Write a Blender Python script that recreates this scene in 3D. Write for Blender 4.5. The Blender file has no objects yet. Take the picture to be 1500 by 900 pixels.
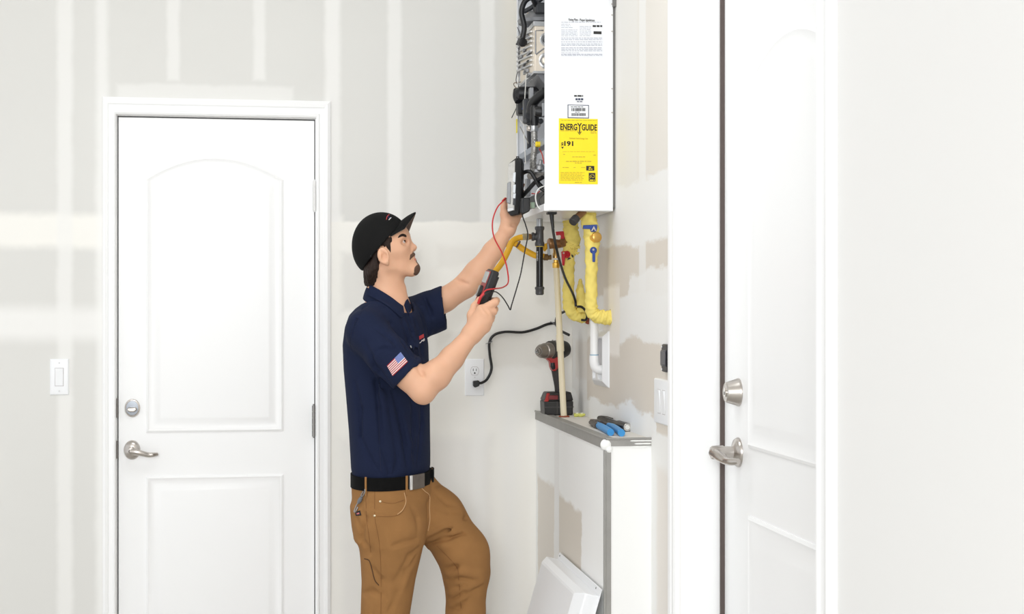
import bpy, bmesh, math, random
import numpy as np
from mathutils import Vector, Matrix
from mathutils.bvhtree import BVHTree
random.seed(7); np.random.seed(7)
S = bpy.context.scene
COL = S.collection

# ---------------------------------------------------------------- camera, world, lights, exposure
F = 2200.0                      # focal length in pixels of the 1500 px wide frame
HZ = 456.0                      # horizon row
CAMZ = 1.39
YAW = math.atan(330.0 / F)
DIR = Vector((math.sin(YAW), math.cos(YAW), 0)); RGT = Vector((math.cos(YAW), -math.sin(YAW), 0))
cam = bpy.data.cameras.new('camera'); cam.lens = F / 1500 * 36; cam.sensor_width = 36
cam.shift_y = (HZ - 450) / 1500
cam_o = bpy.data.objects.new('camera', cam); COL.objects.link(cam_o)
cam_o.location = (0, 0, CAMZ); cam_o.rotation_euler = (math.pi / 2, 0, -YAW)
S.camera = cam_o
w = bpy.data.worlds.new('world'); S.world = w; w.use_nodes = True
w.node_tree.nodes['Background'].inputs[0].default_value = (0.97, 0.985, 1.0, 1)
w.node_tree.nodes['Background'].inputs[1].default_value = 2.4
def area(name, loc, target, size, power, col=(1, 1, 1), sy=None):
    l = bpy.data.lights.new(name, 'AREA'); l.size = size; l.energy = power; l.color = col
    if sy: l.shape = 'RECTANGLE'; l.size_y = sy
    o = bpy.data.objects.new(name, l); COL.objects.link(o); o.location = loc
    o.rotation_euler = (Vector(target) - Vector(loc)).to_track_quat('-Z', 'Y').to_euler()
    return o
area('studio_softbox', (-0.75, -2.2, 2.1), (0.6, 5.0, 1.2), 1.2, 260, (0.95, 0.98, 1.0))
area('overhead_fill', (0.05, 3.5, 2.8), (0.2, 4.2, 0), 1.0, 34, (0.95, 0.98, 1.0))  # added fill from overhead to even out the walls, no real fixture
S.view_settings.view_transform = 'Standard'; S.view_settings.look = 'None'
S.view_settings.exposure = -1.25; S.view_settings.gamma = 1.0
S.view_settings.use_curve_mapping = False

# ---------------------------------------------------------------- measuring helpers (pixel ray -> real 3D point on a given plane)
def ray(px): return DIR + RGT * ((px - 750) / F)
def at(px, py, t):
    v = ray(px) * t; v.z = CAMZ + (HZ - py) / F * t; return v
def onX(px, py, X): return at(px, py, X / ray(px).x)
def onY(px, py, Y): return at(px, py, Y / ray(px).y)
YB = 5.056                      # back wall plane
XR = 0.966                      # right wall plane
def B(px, py, off=0.0): return onY(px, py, YB - off)
def Rw(px, py, off=0.0): return onX(px, py, XR - off)

# ---------------------------------------------------------------- colours and materials
def lin(c):
    c = c / 255.0
    return c / 12.92 if c <= 0.04045 else ((c + 0.055) / 1.055) ** 2.4
def rgb(r, g, b): return (lin(r), lin(g), lin(b), 1)
MATS = {}
def mat(name, col, rough=0.5, metal=0.0, var=0.06, scale=40.0, bump=0.0, bscale=None, spec=0.5, coat=0.0, stretch=None, sss=0.0):
    if name in MATS: return MATS[name]
    m = bpy.data.materials.new(name); m.use_nodes = True; nt = m.node_tree; N = nt.nodes
    p = N['Principled BSDF']; p.inputs['Roughness'].default_value = rough; p.inputs['Metallic'].default_value = metal
    p.inputs['Specular IOR Level'].default_value = spec; p.inputs['Coat Weight'].default_value = coat
    tc = N.new('ShaderNodeTexCoord'); mp = N.new('ShaderNodeMapping'); nt.links.new(tc.outputs['Object'], mp.inputs[0])
    if stretch: mp.inputs['Scale'].default_value = stretch
    nz = N.new('ShaderNodeTexNoise'); nz.inputs['Scale'].default_value = scale; nz.inputs['Detail'].default_value = 4
    nt.links.new(mp.outputs[0], nz.inputs['Vector'])
    mx = N.new('ShaderNodeMix'); mx.data_type = 'RGBA'
    c = rgb(*col)
    mx.inputs[6].default_value = tuple(max(0, x * (1 - var)) for x in c[:3]) + (1,)
    mx.inputs[7].default_value = tuple(min(1, x * (1 + var)) for x in c[:3]) + (1,)
    nt.links.new(nz.outputs['Fac'], mx.inputs[0]); nt.links.new(mx.outputs[2], p.inputs['Base Color'])
    if sss:
        p.inputs['Subsurface Weight'].default_value = sss; p.inputs['Subsurface Scale'].default_value = 0.006
        p.inputs['Subsurface Radius'].default_value = (1.0, 0.4, 0.25)
    if bump:
        n2 = N.new('ShaderNodeTexNoise'); n2.inputs['Scale'].default_value = bscale or scale * 3; n2.inputs['Detail'].default_value = 3
        nt.links.new(mp.outputs[0], n2.inputs['Vector'])
        b = N.new('ShaderNodeBump'); b.inputs['Strength'].default_value = bump; b.inputs['Distance'].default_value = 0.002
        nt.links.new(n2.outputs['Fac'], b.inputs['Height']); nt.links.new(b.outputs[0], p.inputs['Normal'])
    MATS[name] = m; return m

# wall board: paper colour with skim coats of joint compound (own colour of the board, ragged trowelled edges)
def wall_mat(name, paper, patches, axes, nscale=9.0, var=0.02, stretch=(1, 1, 1)):
    m = bpy.data.materials.new(name); m.use_nodes = True; nt = m.node_tree; N = nt.nodes; L = nt.links.new
    p = N['Principled BSDF']; p.inputs['Roughness'].default_value = 0.75; p.inputs['Specular IOR Level'].default_value = 0.25
    tc = N.new('ShaderNodeTexCoord'); sx = N.new('ShaderNodeSeparateXYZ')
    nz = N.new('ShaderNodeTexNoise'); nz.inputs['Scale'].default_value = nscale; nz.inputs['Detail'].default_value = 6; nz.inputs['Roughness'].default_value = 0.62
    mpn = N.new('ShaderNodeMapping'); mpn.inputs['Scale'].default_value = stretch; L(tc.outputs['Object'], mpn.inputs[0])
    L(mpn.outputs[0], nz.inputs['Vector']); L(tc.outputs['Object'], sx.inputs[0])
    sn = N.new('ShaderNodeSeparateColor'); L(nz.outputs['Color'], sn.inputs[0])
    def math_(op, a, b=None, c=None):
        n = N.new('ShaderNodeMath'); n.operation = op
        for i, v in enumerate((a, b, c)):
            if v is None: continue
            if isinstance(v, (int, float)): n.inputs[i].default_value = v
            else: L(v, n.inputs[i])
        return n.outputs[0]
    U = sx.outputs[axes[0]]; V = sx.outputs[axes[1]]
    nu = math_('SUBTRACT', sn.outputs[0], 0.5); nv = math_('SUBTRACT', sn.outputs[1], 0.5)
    big = N.new('ShaderNodeTexNoise'); big.inputs['Scale'].default_value = 2.3; big.inputs['Detail'].default_value = 3
    L(tc.outputs['Object'], big.inputs['Vector'])
    base = N.new('ShaderNodeMix'); base.data_type = 'RGBA'
    c = rgb(*paper)
    base.inputs[6].default_value = tuple(x * (1 - var) for x in c[:3]) + (1,); base.inputs[7].default_value = tuple(min(1, x * (1 + var)) for x in c[:3]) + (1,)
    L(big.outputs['Fac'], base.inputs[0]); cur = base.outputs[2]
    for (u0, u1, v0, v1, col, soft, amp, stren, skew) in patches:
        cu, cv, hu, hv = (u0 + u1) / 2, (v0 + v1) / 2, abs(u1 - u0) / 2, abs(v1 - v0) / 2
        uu = math_('MULTIPLY_ADD', nu, amp, U); vv = math_('MULTIPLY_ADD', nv, amp, V)
        du = math_('SUBTRACT', uu, cu)
        if skew: vv = math_('MULTIPLY_ADD', du, -skew, vv)
        du = math_('SUBTRACT', math_('ABSOLUTE', du), hu)
        dv = math_('SUBTRACT', math_('ABSOLUTE', math_('SUBTRACT', vv, cv)), hv)
        d = math_('MAXIMUM', du, dv)
        mr = N.new('ShaderNodeMapRange'); mr.interpolation_type = 'SMOOTHSTEP'
        mr.inputs[1].default_value = soft; mr.inputs[2].default_value = -soft; mr.inputs[3].default_value = 0; mr.inputs[4].default_value = stren
        L(d, mr.inputs[0])
        mx = N.new('ShaderNodeMix'); mx.data_type = 'RGBA'; L(mr.outputs[0], mx.inputs[0]); L(cur, mx.inputs[6])
        mx.inputs[7].default_value = rgb(*col); cur = mx.outputs[2]
    L(cur, p.inputs['Base Color'])
    b = N.new('ShaderNodeBump'); b.inputs['Strength'].default_value = 0.08; b.inputs['Distance'].default_value = 0.002
    L(nz.outputs['Fac'], b.inputs['Height']); L(b.outputs[0], p.inputs['Normal'])
    MATS[name] = m; return m

# ---------------------------------------------------------------- object helpers
def world_of(o): return o.matrix_basis.copy() if (o is not None and o.type == 'EMPTY') else Matrix.Identity(4)
def link(name, me, parent=None, material=None):
    o = bpy.data.objects.new(name, me); COL.objects.link(o)
    if material is not None:
        for m in (material if isinstance(material, (list, tuple)) else [material]): me.materials.append(m)
    if parent is not None:
        o.parent = parent; o.matrix_parent_inverse = world_of(parent).inverted()
    return o
def tag(o, label=None, cat=None, group=None, kind=None):
    if label: o['label'] = label
    if cat: o['category'] = cat
    if group: o['group'] = group
    if kind: o['kind'] = kind
    return o
def thing(name, loc, label=None, cat=None, group=None, kind=None):
    o = bpy.data.objects.new(name, None); COL.objects.link(o); o.location = loc; o.empty_display_size = 0.05
    return tag(o, label, cat, group, kind)
def frame(n):
    n = Vector(n).normalized()
    a = Vector((0, 0, 1)) if abs(n.z) < 0.9 else Vector((1, 0, 0))
    u = n.cross(a).normalized(); return u, n.cross(u).normalized(), n
def spline(pts, n=8):
    P = [Vector(p) for p in pts]
    if len(P) < 3: return P
    Q = [P[0] * 2 - P[1]] + P + [P[-1] * 2 - P[-2]]; out = []
    for i in range(1, len(Q) - 2):
        for k in range(n):
            t = k / n; a, b, c, d = Q[i - 1], Q[i], Q[i + 1], Q[i + 2]
            out.append(0.5 * ((2 * b) + (c - a) * t + (2 * a - 5 * b + 4 * c - d) * t * t + (3 * b - a - 3 * c + d) * t ** 3))
    out.append(P[-1]); return out
class MB:
    def __init__(s): s.v = []; s.f = []; s.m = []; s.cm = 0
    def add(s, vs, fs):
        o = len(s.v); s.v += [tuple(v) for v in vs]; s.f += [tuple(i + o for i in f) for f in fs]; s.m += [s.cm] * len(fs); return s
    def box(s, c, size, R=None):
        c = Vector(c); h = Vector(size) / 2; vs = []
        for x in (-1, 1):
            for y in (-1, 1):
                for z in (-1, 1):
                    p = Vector((x * h.x, y * h.y, z * h.z)); vs.append(c + (R @ p if R else p))
        return s.add(vs, [(0, 1, 3, 2), (4, 6, 7, 5), (0, 4, 5, 1), (2, 3, 7, 6), (0, 2, 6, 4), (1, 5, 7, 3)])
    def box2(s, a, b):
        a, b = Vector(a), Vector(b); return s.box((a + b) / 2, [abs(x) for x in (b - a)])
    def lathe(s, p, n, prof, seg=20, sx=1.0, up=None):
        u, v, n = frame(n); p = Vector(p)
        if up is not None:
            v = (Vector(up) - n * n.dot(Vector(up))).normalized(); u = v.cross(n)
        vs = []
        for (r, h) in prof:
            for k in range(seg):
                a = 2 * math.pi * k / seg; vs.append(p + n * h + u * (r * math.cos(a) * sx) + v * (r * math.sin(a)))
        fs = []
        for i in range(len(prof) - 1):
            for k in range(seg):
                k2 = (k + 1) % seg; fs.append((i * seg + k, i * seg + k2, (i + 1) * seg + k2, (i + 1) * seg + k))
        fs.append(tuple(range(seg - 1, -1, -1))); fs.append(tuple((len(prof) - 1) * seg + k for k in range(seg)))
        return s.add(vs, fs)
    def cyl(s, p0, p1, r0, r1=None, seg=16):
        p0, p1 = Vector(p0), Vector(p1); d = p1 - p0
        return s.lathe(p0, d, [(r0, 0), (r0 if r1 is None else r1, d.length)], seg)
    def ball(s, c, r, seg=14, sc=(1, 1, 1)):
        c = Vector(c); vs = []; fs = []; n = seg // 2
        for i in range(n + 1):
            a = math.pi * i / n
            for k in range(seg):
                b = 2 * math.pi * k / seg
                vs.append(c + Vector((r * sc[0] * math.sin(a) * math.cos(b), r * sc[1] * math.sin(a) * math.sin(b), r * sc[2] * math.cos(a))))
        for i in range(n):
            for k in range(seg): fs.append((i * seg + k, (i + 1) * seg + k, (i + 1) * seg + (k + 1) % seg, i * seg + (k + 1) % seg))
        return s.add(vs, fs)
    def tube(s, pts, r, seg=10, smooth=8, closed=False):
        P = spline(pts, smooth) if smooth else [Vector(p) for p in pts]
        n = len(P); rs = r if isinstance(r, (list, tuple)) else None
        T = [(P[min(i + 1, n - 1)] - P[max(i - 1, 0)]).normalized() for i in range(n)]
        u, v, _ = frame(T[0]); vs = []
        for i in range(n):
            u = (u - T[i] * u.dot(T[i])).normalized(); v = T[i].cross(u)
            if rs:
                x = i / (n - 1) * (len(rs) - 1); k = min(int(x), len(rs) - 2); rr = rs[k] + (rs[k + 1] - rs[k]) * (x - k)
            else: rr = r
            for k in range(seg):
                a = 2 * math.pi * k / seg; vs.append(P[i] + (u * math.cos(a) + v * math.sin(a)) * rr)
        fs = [(i * seg + k, i * seg + (k + 1) % seg, (i + 1) * seg + (k + 1) % seg, (i + 1) * seg + k) for i in range(n - 1) for k in range(seg)]
        fs += [tuple(range(seg - 1, -1, -1)), tuple((n - 1) * seg + k for k in range(seg))]
        return s.add(vs, fs)
    def prism(s, poly, n):          # poly: ordered 3D points, extruded by vector n
        n = Vector(n); k = len(poly); vs = [Vector(p) for p in poly] + [Vector(p) + n for p in poly]
        fs = [tuple(range(k - 1, -1, -1)), tuple(range(k, 2 * k))] + [(i, (i + 1) % k, k + (i + 1) % k, k + i) for i in range(k)]
        return s.add(vs, fs)
    def build(s, name, material, parent=None, bevel=0.0, smooth=True, ang=35, seg=2):
        me = bpy.data.meshes.new(name); me.from_pydata(s.v, [], s.f)
        bm = bmesh.new(); bm.from_mesh(me); bmesh.ops.recalc_face_normals(bm, faces=bm.faces); bm.to_mesh(me); bm.free()
        if any(s.m): me.polygons.foreach_set('material_index', s.m)
        if smooth:
            me.polygons.foreach_set('use_smooth', [True] * len(me.polygons)); me.set_sharp_from_angle(angle=math.radians(ang))
        me.update(); o = link(name, me, parent, material)
        if bevel:
            b = o.modifiers.new('bevel', 'BEVEL'); b.width = bevel; b.segments = seg; b.limit_method = 'ANGLE'; b.angle_limit = math.radians(40)
            b.harden_normals = False
        return o
def text(body, size, pos, xdir, ydir, material, parent, name='lettering', depth=0.0004, sx=1.0, align='LEFT', bold=0.0):
    cu = bpy.data.curves.new(name, 'FONT'); cu.body = body; cu.size = 1; cu.align_x = align; cu.extrude = 0.0; cu.offset = bold; cu.resolution_u = 3
    to = bpy.data.objects.new('tmp', cu); COL.objects.link(to)
    dg = bpy.context.evaluated_depsgraph_get(); me = bpy.data.meshes.new_from_object(to.evaluated_get(dg)); me.name = name
    bpy.data.objects.remove(to); bpy.data.curves.remove(cu)
    x, y = Vector(xdir).normalized(), Vector(ydir).normalized(); n = x.cross(y)
    M = Matrix(((x.x * size * sx, y.x * size, n.x, pos[0]), (x.y * size * sx, y.y * size, n.y, pos[1]), (x.z * size * sx, y.z * size, n.z, pos[2]), (0, 0, 0, 1)))
    me.transform(M)
    o = link(name, me, parent, material); sol = o.modifiers.new('solid', 'SOLIDIFY'); sol.thickness = depth; sol.offset = 1
    return o

white_paint = mat('white_paint', (252, 252, 252), 0.38, var=0.004, scale=6)
plastic_white = mat('plastic_white', (247, 248, 250), 0.35, var=0.006)
nickel = mat('satin_nickel', (196, 190, 184), 0.28, 1.0, var=0.05, scale=60)
steel = mat('brushed_steel', (176, 178, 180), 0.35, 1.0, var=0.1, scale=30)
dark_gap = mat('dark_weatherstrip', (88, 76, 72), 0.7, var=0.1)
black_rubber = mat('black_rubber', (24, 24, 25), 0.5, var=0.15)
# ---------------------------------------------------------------- the room shell
PAPER = (226, 225, 221); MUD = (246, 245, 242); CREAM = (249, 247, 241); GREY = (234, 232, 228)
def bp(x0, x1, y0, y1, col=MUD, soft=0.006, amp=0.02, st=1.0, skew=0.0):
    a = B(x0, y1); b = B(x1, y0); return (a.x, b.x, a.z, b.z, col, soft, amp, st, skew)
back_patches = [
    bp(-200, 500, 318, 362, CREAM, 0.02, 0.03), bp(-200, 500, 452, 498, MUD, 0.03, 0.02, 0.9),
    bp(84, 106, -200, 1200, MUD, 0.012, 0.02, 0.7), bp(141, 158, -200, 1200, MUD, 0.014, 0.02, 0.7),
    bp(245, 263, -200, 118, MUD, 0.01, 0.02, 0.6), bp(371, 388, -200, 118, MUD, 0.01, 0.02, 0.6), bp(170, 430, 128, 150, MUD, 0.01, 0.03, 0.5),
    bp(476, 498, -200, 1200, MUD, 0.012, 0.02, 0.8), bp(568, 588, -200, 340, MUD, 0.010, 0.02, 0.75), bp(703, 724, -200, 340, MUD, 0.008, 0.02, 0.75),
    bp(484, 840, 327, 1250, CREAM, 0.006, 0.025, 1.0),
    bp(500, 612, 372, 455, (233, 231, 226), 0.02, 0.05, 0.9), bp(640, 705, 360, 392, (238, 235, 229), 0.02, 0.05, 0.7),
    bp(500, 720, 640, 1250, (238, 236, 232), 0.03, 0.05, 0.8), bp(735, 760, 330, 1250, MUD, 0.03, 0.03, 0.7),
    bp(640, 790, 488, 540, (236, 233, 226), 0.015, 0.06, 0.7), bp(690, 712, 560, 900, (248, 247, 244), 0.02, 0.04, 0.7),
    bp(735, 838, -200, 330, (231, 227, 217), 0.03, 0.02, 0.8),
]
wm_back = wall_mat('drywall_back', PAPER, back_patches, (0, 2))
def rp(x0, x1, y0, y1, col=MUD, soft=0.006, amp=0.03, st=1.0, skew=0.0):
    # y given at the patch centre column
    xm = (x0 + x1) / 2
    a = Rw(x0, 456); b = Rw(x1, 456); c0 = Rw(xm, y1); c1 = Rw(xm, y0)
    return (b.y, a.y, c0.z, c1.z, col, soft, amp, st, skew)
TAN = (224, 216, 205); LTAN = (234, 229, 221); RM = (243, 242, 239)
right_patches = [
    rp(838, 985, -300, 300, LTAN, 0.02, 0.03), rp(890, 934, -300, 300, (238, 236, 231), 0.03, 0.03, 0.8),
    rp(936, 946, -300, 470, RM, 0.008, 0.012, 0.8),
    rp(845, 985, 268, 356, RM, 0.008, 0.10, 1.0, 0.03),
    rp(838, 860, 300, 1200, RM, 0.01, 0.05, 0.9),
    rp(922, 985, 395, 470, RM, 0.008, 0.14, 0.9), rp(838, 985, 432, 500, RM, 0.008, 0.12, 1.0, 0.0),
    rp(884, 908, 420, 520, (245, 240, 233), 0.01, 0.05, 1.0), rp(843, 872, 500, 560, (232, 226, 218), 0.01, 0.08, 0.6),
    rp(838, 962, 590, 1300, (246, 246, 244), 0.008, 0.14, 1.0), rp(955, 990, 640, 1300, (244, 243, 240), 0.008, 0.10, 1.0),
    rp(962, 984, 690, 1300, (236, 228, 219), 0.02, 0.03, 0.7),
    rp(1224, 2400, -900, 2500, (241, 240, 238), 0.01, 0.01, 1.0),
]
wm_right = wall_mat('drywall_right', TAN, right_patches, (1, 2), 11.0, 0.02, (1, 0.28, 1))
XL, Y0, ZC = -2.6, -3.4, 2.85
TH = 0.14
# back wall with the door_1 opening
dl, dr, dtop = B(171, 173).x, B(464, 173).x, B(317, 171.5).z
mb = MB()
mb.box2((XL, YB, 0), (dl, YB + TH, ZC)); mb.box2((dr, YB, 0), (XR + TH, YB + TH, ZC)); mb.box2((dl, YB, dtop), (dr, YB + TH, ZC))
tag(mb.build('wall_back', wm_back, smooth=False), 'unpainted drywall back wall with white joint compound bands', kind='structure')
# right wall with the door_2 opening
oy_far, oy_near = Rw(996, 456).y, Rw(1205, 456).y
d2top = 2.30
mb = MB()
mb.box2((XR, oy_far, 0), (XR + TH, YB, ZC)); mb.box2((XR, Y0, 0), (XR + TH, oy_near, ZC)); mb.box2((XR, oy_near, d2top), (XR + TH, oy_far, ZC))
tag(mb.build('wall_right', wm_right, smooth=False), 'drywall side wall with tan paper and white joint compound patches', kind='structure')
conc = mat('concrete_floor', (190, 187, 181), 0.65, var=0.12, scale=5, bump=0.2, bscale=60)
tag(MB().box2((XL - TH, Y0, -0.1), (XR + TH, YB + TH, 0)).build('floor', conc, smooth=False), 'pale grey concrete garage floor', kind='structure')
tag(MB().box2((XL - TH, Y0, ZC), (XR + TH, YB + TH, ZC + 0.1)).build('ceiling', mat('ceiling_paint', (246, 245, 243), 0.85, var=0.01), smooth=False), 'flat white ceiling', kind='structure')

# ---------------------------------------------------------------- doors
def offset_path(P, d):              # inward offset of a closed 2D path (counter-clockwise)
    n = len(P); out = []
    for i in range(n):
        a, b, c = P[i - 1], P[i], P[(i + 1) % n]
        e1 = ((b[0] - a[0]), (b[1] - a[1])); e2 = ((c[0] - b[0]), (c[1] - b[1]))
        l1 = math.hypot(*e1); l2 = math.hypot(*e2)
        n1 = (-e1[1] / l1, e1[0] / l1); n2 = (-e2[1] / l2, e2[0] / l2)
        m = (n1[0] + n2[0], n1[1] + n2[1]); q = 1 + n1[0] * n2[0] + n1[1] * n2[1]
        out.append((b[0] + m[0] * d / q, b[1] + m[1] * d / q))
    return out
def panel_moulding(path, T, prof):  # T maps (u, v, height) to 3D; prof = [(inset, height)]
    mb = MB(); n = len(path); vs = []
    for (d, h) in prof:
        for (u, v) in offset_path(path, d): vs.append(T(u, v, h))
    fs = [(i * n + k, i * n + (k + 1) % n, (i + 1) * n + (k + 1) % n, (i + 1) * n + k) for i in range(len(prof) - 1) for k in range(n)]
    fs.append(tuple((len(prof) - 1) * n + k for k in range(n)))
    mb.add(vs, fs); return mb
def arch_path(u0, u1, v0, vs_, va, k=14):
    P = [(u0, v0), (u1, v0)]
    for i in range(k + 1):
        t = i / k; u = u1 + (u0 - u1) * t; P.append((u, vs_ + (va - vs_) * (1 - (2 * t - 1) ** 2)))
    return P
PROF = [(0, -0.002), (0.0, 0.0035), (0.006, 0.0065), (0.012, 0.0035), (0.020, 0.002), (0.030, 0.0025), (0.044, 0.0075), (0.050, 0.008)]
# door_1 in the back wall, closed, hinges on the right
door1 = thing('door_1', (B(317, 600).x, YB, 0), 'white two panel door with arched top panel in the back wall', kind='structure')
LY = YB + 0.012                     # front face of the leaf
lx0, lx1, lz1 = onY(173.5, 500, LY).x, onY(460.5, 500, LY).x, onY(317, 174.2, LY).z
MB().box2((lx0, LY, 0.008), (lx1, LY + 0.044, lz1)).build('leaf', white_paint, door1, bevel=0.0015)
T1 = lambda u, v, h: (u, LY - h, v)
q = lambda px, py: (onY(px, py, LY).x, onY(px, py, LY).z)
u0, u1 = q(214, 500)[0], q(415, 500)[0]
panel_moulding(arch_path(u0, u1, q(300, 633)[1], q(300, 262)[1], q(300, 230)[1]), T1, PROF).build('panel', white_paint, door1, ang=20)
panel_moulding([(u0, 0.22), (u1, 0.22), (u1, q(300, 697)[1]), (u0, q(300, 697)[1])], T1, PROF).build('panel', white_paint, door1, ang=20)
jm = MB()
jm.box2((dl, YB - 0.002, 0), (lx0 - 0.0035, YB + TH, dtop)); jm.box2((lx1 + 0.003, YB - 0.002, 0), (dr, YB + TH, dtop)); jm.box2((dl, YB - 0.002, lz1 + 0.004), (dr, YB + TH, dtop))
jm.build('jamb', white_paint, door1, smooth=False)
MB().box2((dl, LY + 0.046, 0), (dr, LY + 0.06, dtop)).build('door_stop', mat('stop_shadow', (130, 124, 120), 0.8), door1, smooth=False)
def hinge(px, y0, y1, m, parent):
    a, b = onY(px, y1, YB - 0.004), onY(px, y0, YB - 0.004); n = 5; h = MB()
    for k in range(n):
        z0 = a.z + (b.z - a.z) * k / n; z1 = a.z + (b.z - a.z) * (k + 1) / n - 0.0012
        h.cyl((a.x, a.y, z0), (a.x, a.y, z1), 0.0058, seg=12)
    h.cyl((a.x, a.y, a.z - 0.004), (a.x, a.y, b.z + 0.004), 0.003, seg=8)
    return h.build('hinge', m, parent)
o = hinge(460.5, 265, 309, mat('painted_hinge', (236, 235, 233), 0.4, var=0.03), door1)
o = hinge(459.5, 594, 640, mat('hinge_steel', (150, 148, 146), 0.4, 0.8, var=0.1), door1)
hinge(459, 915, 960, MATS['hinge_steel'], door1)
# deadbolt and lever
def deadbolt_inside(px, py, parent):
    c = onY(px, py, LY); r = 0.030; NRM = (0, -1, 0)
    o = MB().lathe(c, NRM, [(r, -0.002), (r, 0.004), (r * 0.93, 0.008), (r * 0.84, 0.0085), (r * 0.80, 0.0075)], 28, sx=0.83).build('deadbolt', nickel, parent)
    mb = MB().lathe(c, NRM, [(r * 0.79, 0.0), (r * 0.79, 0.0078), (r * 0.6, 0.0082)], 24, sx=0.83); mb.build('face_plate', mat('steel_face', (150, 154, 160), 0.4, 0.9), o)
    mb = MB(); vs = [c + Vector((x, -0.008, z)) for x, z in ((-0.017, -0.006), (-0.008, -0.012), (0.008, -0.012), (0.017, -0.005), (0.013, 0.003), (-0.013, 0.003))]
    mb.prism(vs, (0, -0.016, 0)); mb.build('thumb_turn', nickel, o, bevel=0.003)
deadbolt_inside(194, 598, door1)
c = onY(193.5, 659.5, LY)
o = MB().lathe(c, (0, -1, 0), [(0.032, -0.002), (0.032, 0.003), (0.028, 0.009), (0.018, 0.013), (0.0125, 0.014), (0.0125, 0.04), (0.0145, 0.042), (0.0145, 0.055), (0.011, 0.057)], 28, sx=0.83).build('lever_lock', nickel, door1)
pts = [c + Vector(p) for p in ((0.0, -0.049, 0), (0.018, -0.052, -0.003), (0.038, -0.051, -0.008), (0.056, -0.046, -0.013), (0.070, -0.044, -0.013), (0.084, -0.036, -0.012))]
MB().tube(pts, [0.0115, 0.0105, 0.009, 0.0085, 0.008, 0.006], 12).build('lever', nickel, o)
MB().lathe(c + Vector((0, -0.057, 0)), (0, -1, 0), [(0.006, 0), (0.0055, 0.002)], 14).build('privacy_button', mat('dark_steel', (96, 92, 88), 0.4, 0.9), o)
mb = MB()
for py, hh in ((598, 14), (659, 13)):
    a = onY(171.6, py + hh, YB - 0.003); b = onY(171.6, py - hh, YB - 0.003)
    mb.box(((a + b) / 2), (0.004, 0.006, abs(b.z - a.z)))
mb.build('strike_plate', MATS['dark_steel'], door1)
# casing of door_1
def casing_prof(): return [(0, 0.0), (0, 0.012), (0.10, 0.016), (0.18, 0.0155), (0.24, 0.011), (0.55, 0.0105), (0.62, 0.014), (0.80, 0.016), (0.9, 0.013), (1.0, 0.0105), (1.0, 0.0)]
def sweep_casing(path_in, path_out, T):     # mitred casing: interpolate between two open paths
    pr = casing_prof(); n = len(path_in); vs = []; k = len(pr)
    for i in range(n):
        for (s, h) in pr:
            vs.append(T(path_in[i][0] + (path_out[i][0] - path_in[i][0]) * s, path_in[i][1] + (path_out[i][1] - path_in[i][1]) * s, h))
    fs = [(i * k + j, i * k + j + 1, (i + 1) * k + j + 1, (i + 1) * k + j) for i in range(n - 1) for j in range(k - 1)]
    fs += [tuple(range(k)), tuple((n - 1) * k + j for j in range(k - 1, -1, -1))]
    return MB().add(vs, fs)
ci = [(lx0 - 0.006, 0), (lx0 - 0.006, lz1 + 0.007), (lx1 + 0.006, lz1 + 0.007), (lx1 + 0.006, 0)]
xo0, xo1, zo = B(151, 500).x, B(484, 500).x, B(317, 145.5).z
co = [(xo0, 0), (xo0, zo), (xo1, zo), (xo1, 0)]
tag(sweep_casing(ci, co, lambda u, v, h: (u, YB - h, v)).build('trim_1', white_paint, ang=15), 'white moulded casing around the back wall door', kind='structure')
# door_2 in the right wall, set back in its deep jamb
XD = XR + 0.112                      # face of its leaf
door2 = thing('door_2', (XD, (oy_far + oy_near) / 2, 0), 'white two panel door set back in the right hand wall', kind='structure')
ly1 = oy_far - 0.006; ly0 = oy_near + 0.006
MB().box2((XD, ly0, 0.02), (XD + 0.044, ly1, d2top - 0.03)).build('leaf', white_paint, door2, bevel=0.0015)
T2 = lambda u, v, h: (XD - h, -u, v)    # u = -Y so that the path stays counter-clockwise
wy = ly1 - ly0
pu0 = -(onX(1098, 500, XD).y); pu1 = -(ly0 + (ly1 - onX(1098, 500, XD).y))
zz = lambda px, py: onX(px, py, XD).z
PROF2 = [(a * 1.25, b) for a, b in PROF]
archz = zz(1190, 32)
panel_moulding(arch_path(pu0, pu1, zz(1112, 660), archz - 0.075, archz + 0.01), T2, PROF2).build('panel', white_paint, door2, ang=20)
panel_moulding([(pu0, 0.30), (pu1, 0.30), (pu1, zz(1100, 757)), (pu0, zz(1100, 757))], T2, PROF2).build('panel', white_paint, door2, ang=20)
jm = MB()
jm.box2((XR + 0.0005, oy_far - 0.001, 0), (XD + 0.06, oy_far + 0.02, d2top)); jm.box2((XR + 0.0005, oy_near - 0.02, 0), (XD + 0.06, oy_near + 0.001, d2top)); jm.box2((XR + 0.0005, oy_near, d2top - 0.02), (XD + 0.06, oy_far, d2top + 0.01))
jm.build('jamb', white_paint, door2, smooth=False)
MB().box2((XD - 0.010, oy_far - 0.011, 0.02), (XD + 0.03, oy_far - 0.0005, d2top - 0.02)).build('weatherstrip', dark_gap, door2, smooth=False)
MB().box2((XR, oy_near, 0), (XD + 0.06, oy_far, 0.02)).build('threshold', steel, door2, bevel=0.003)
NX = (-1, 0, 0)
c = onX(1082, 575, XD)
o = MB().lathe(c, NX, [(0.034, -0.002), (0.034, 0.003), (0.0325, 0.006), (0.024, 0.032), (0.021, 0.034), (0.0195, 0.033), (0.016, 0.033)], 30).build('deadbolt', nickel, door2)
MB().lathe(c + Vector((-0.033, 0, 0)), NX, [(0.0115, 0), (0.0115, 0.002), (0.010, 0.0025)], 20).build('key_cylinder', mat('polished_nickel', (222, 218, 212), 0.2, 1.0), o)
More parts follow.
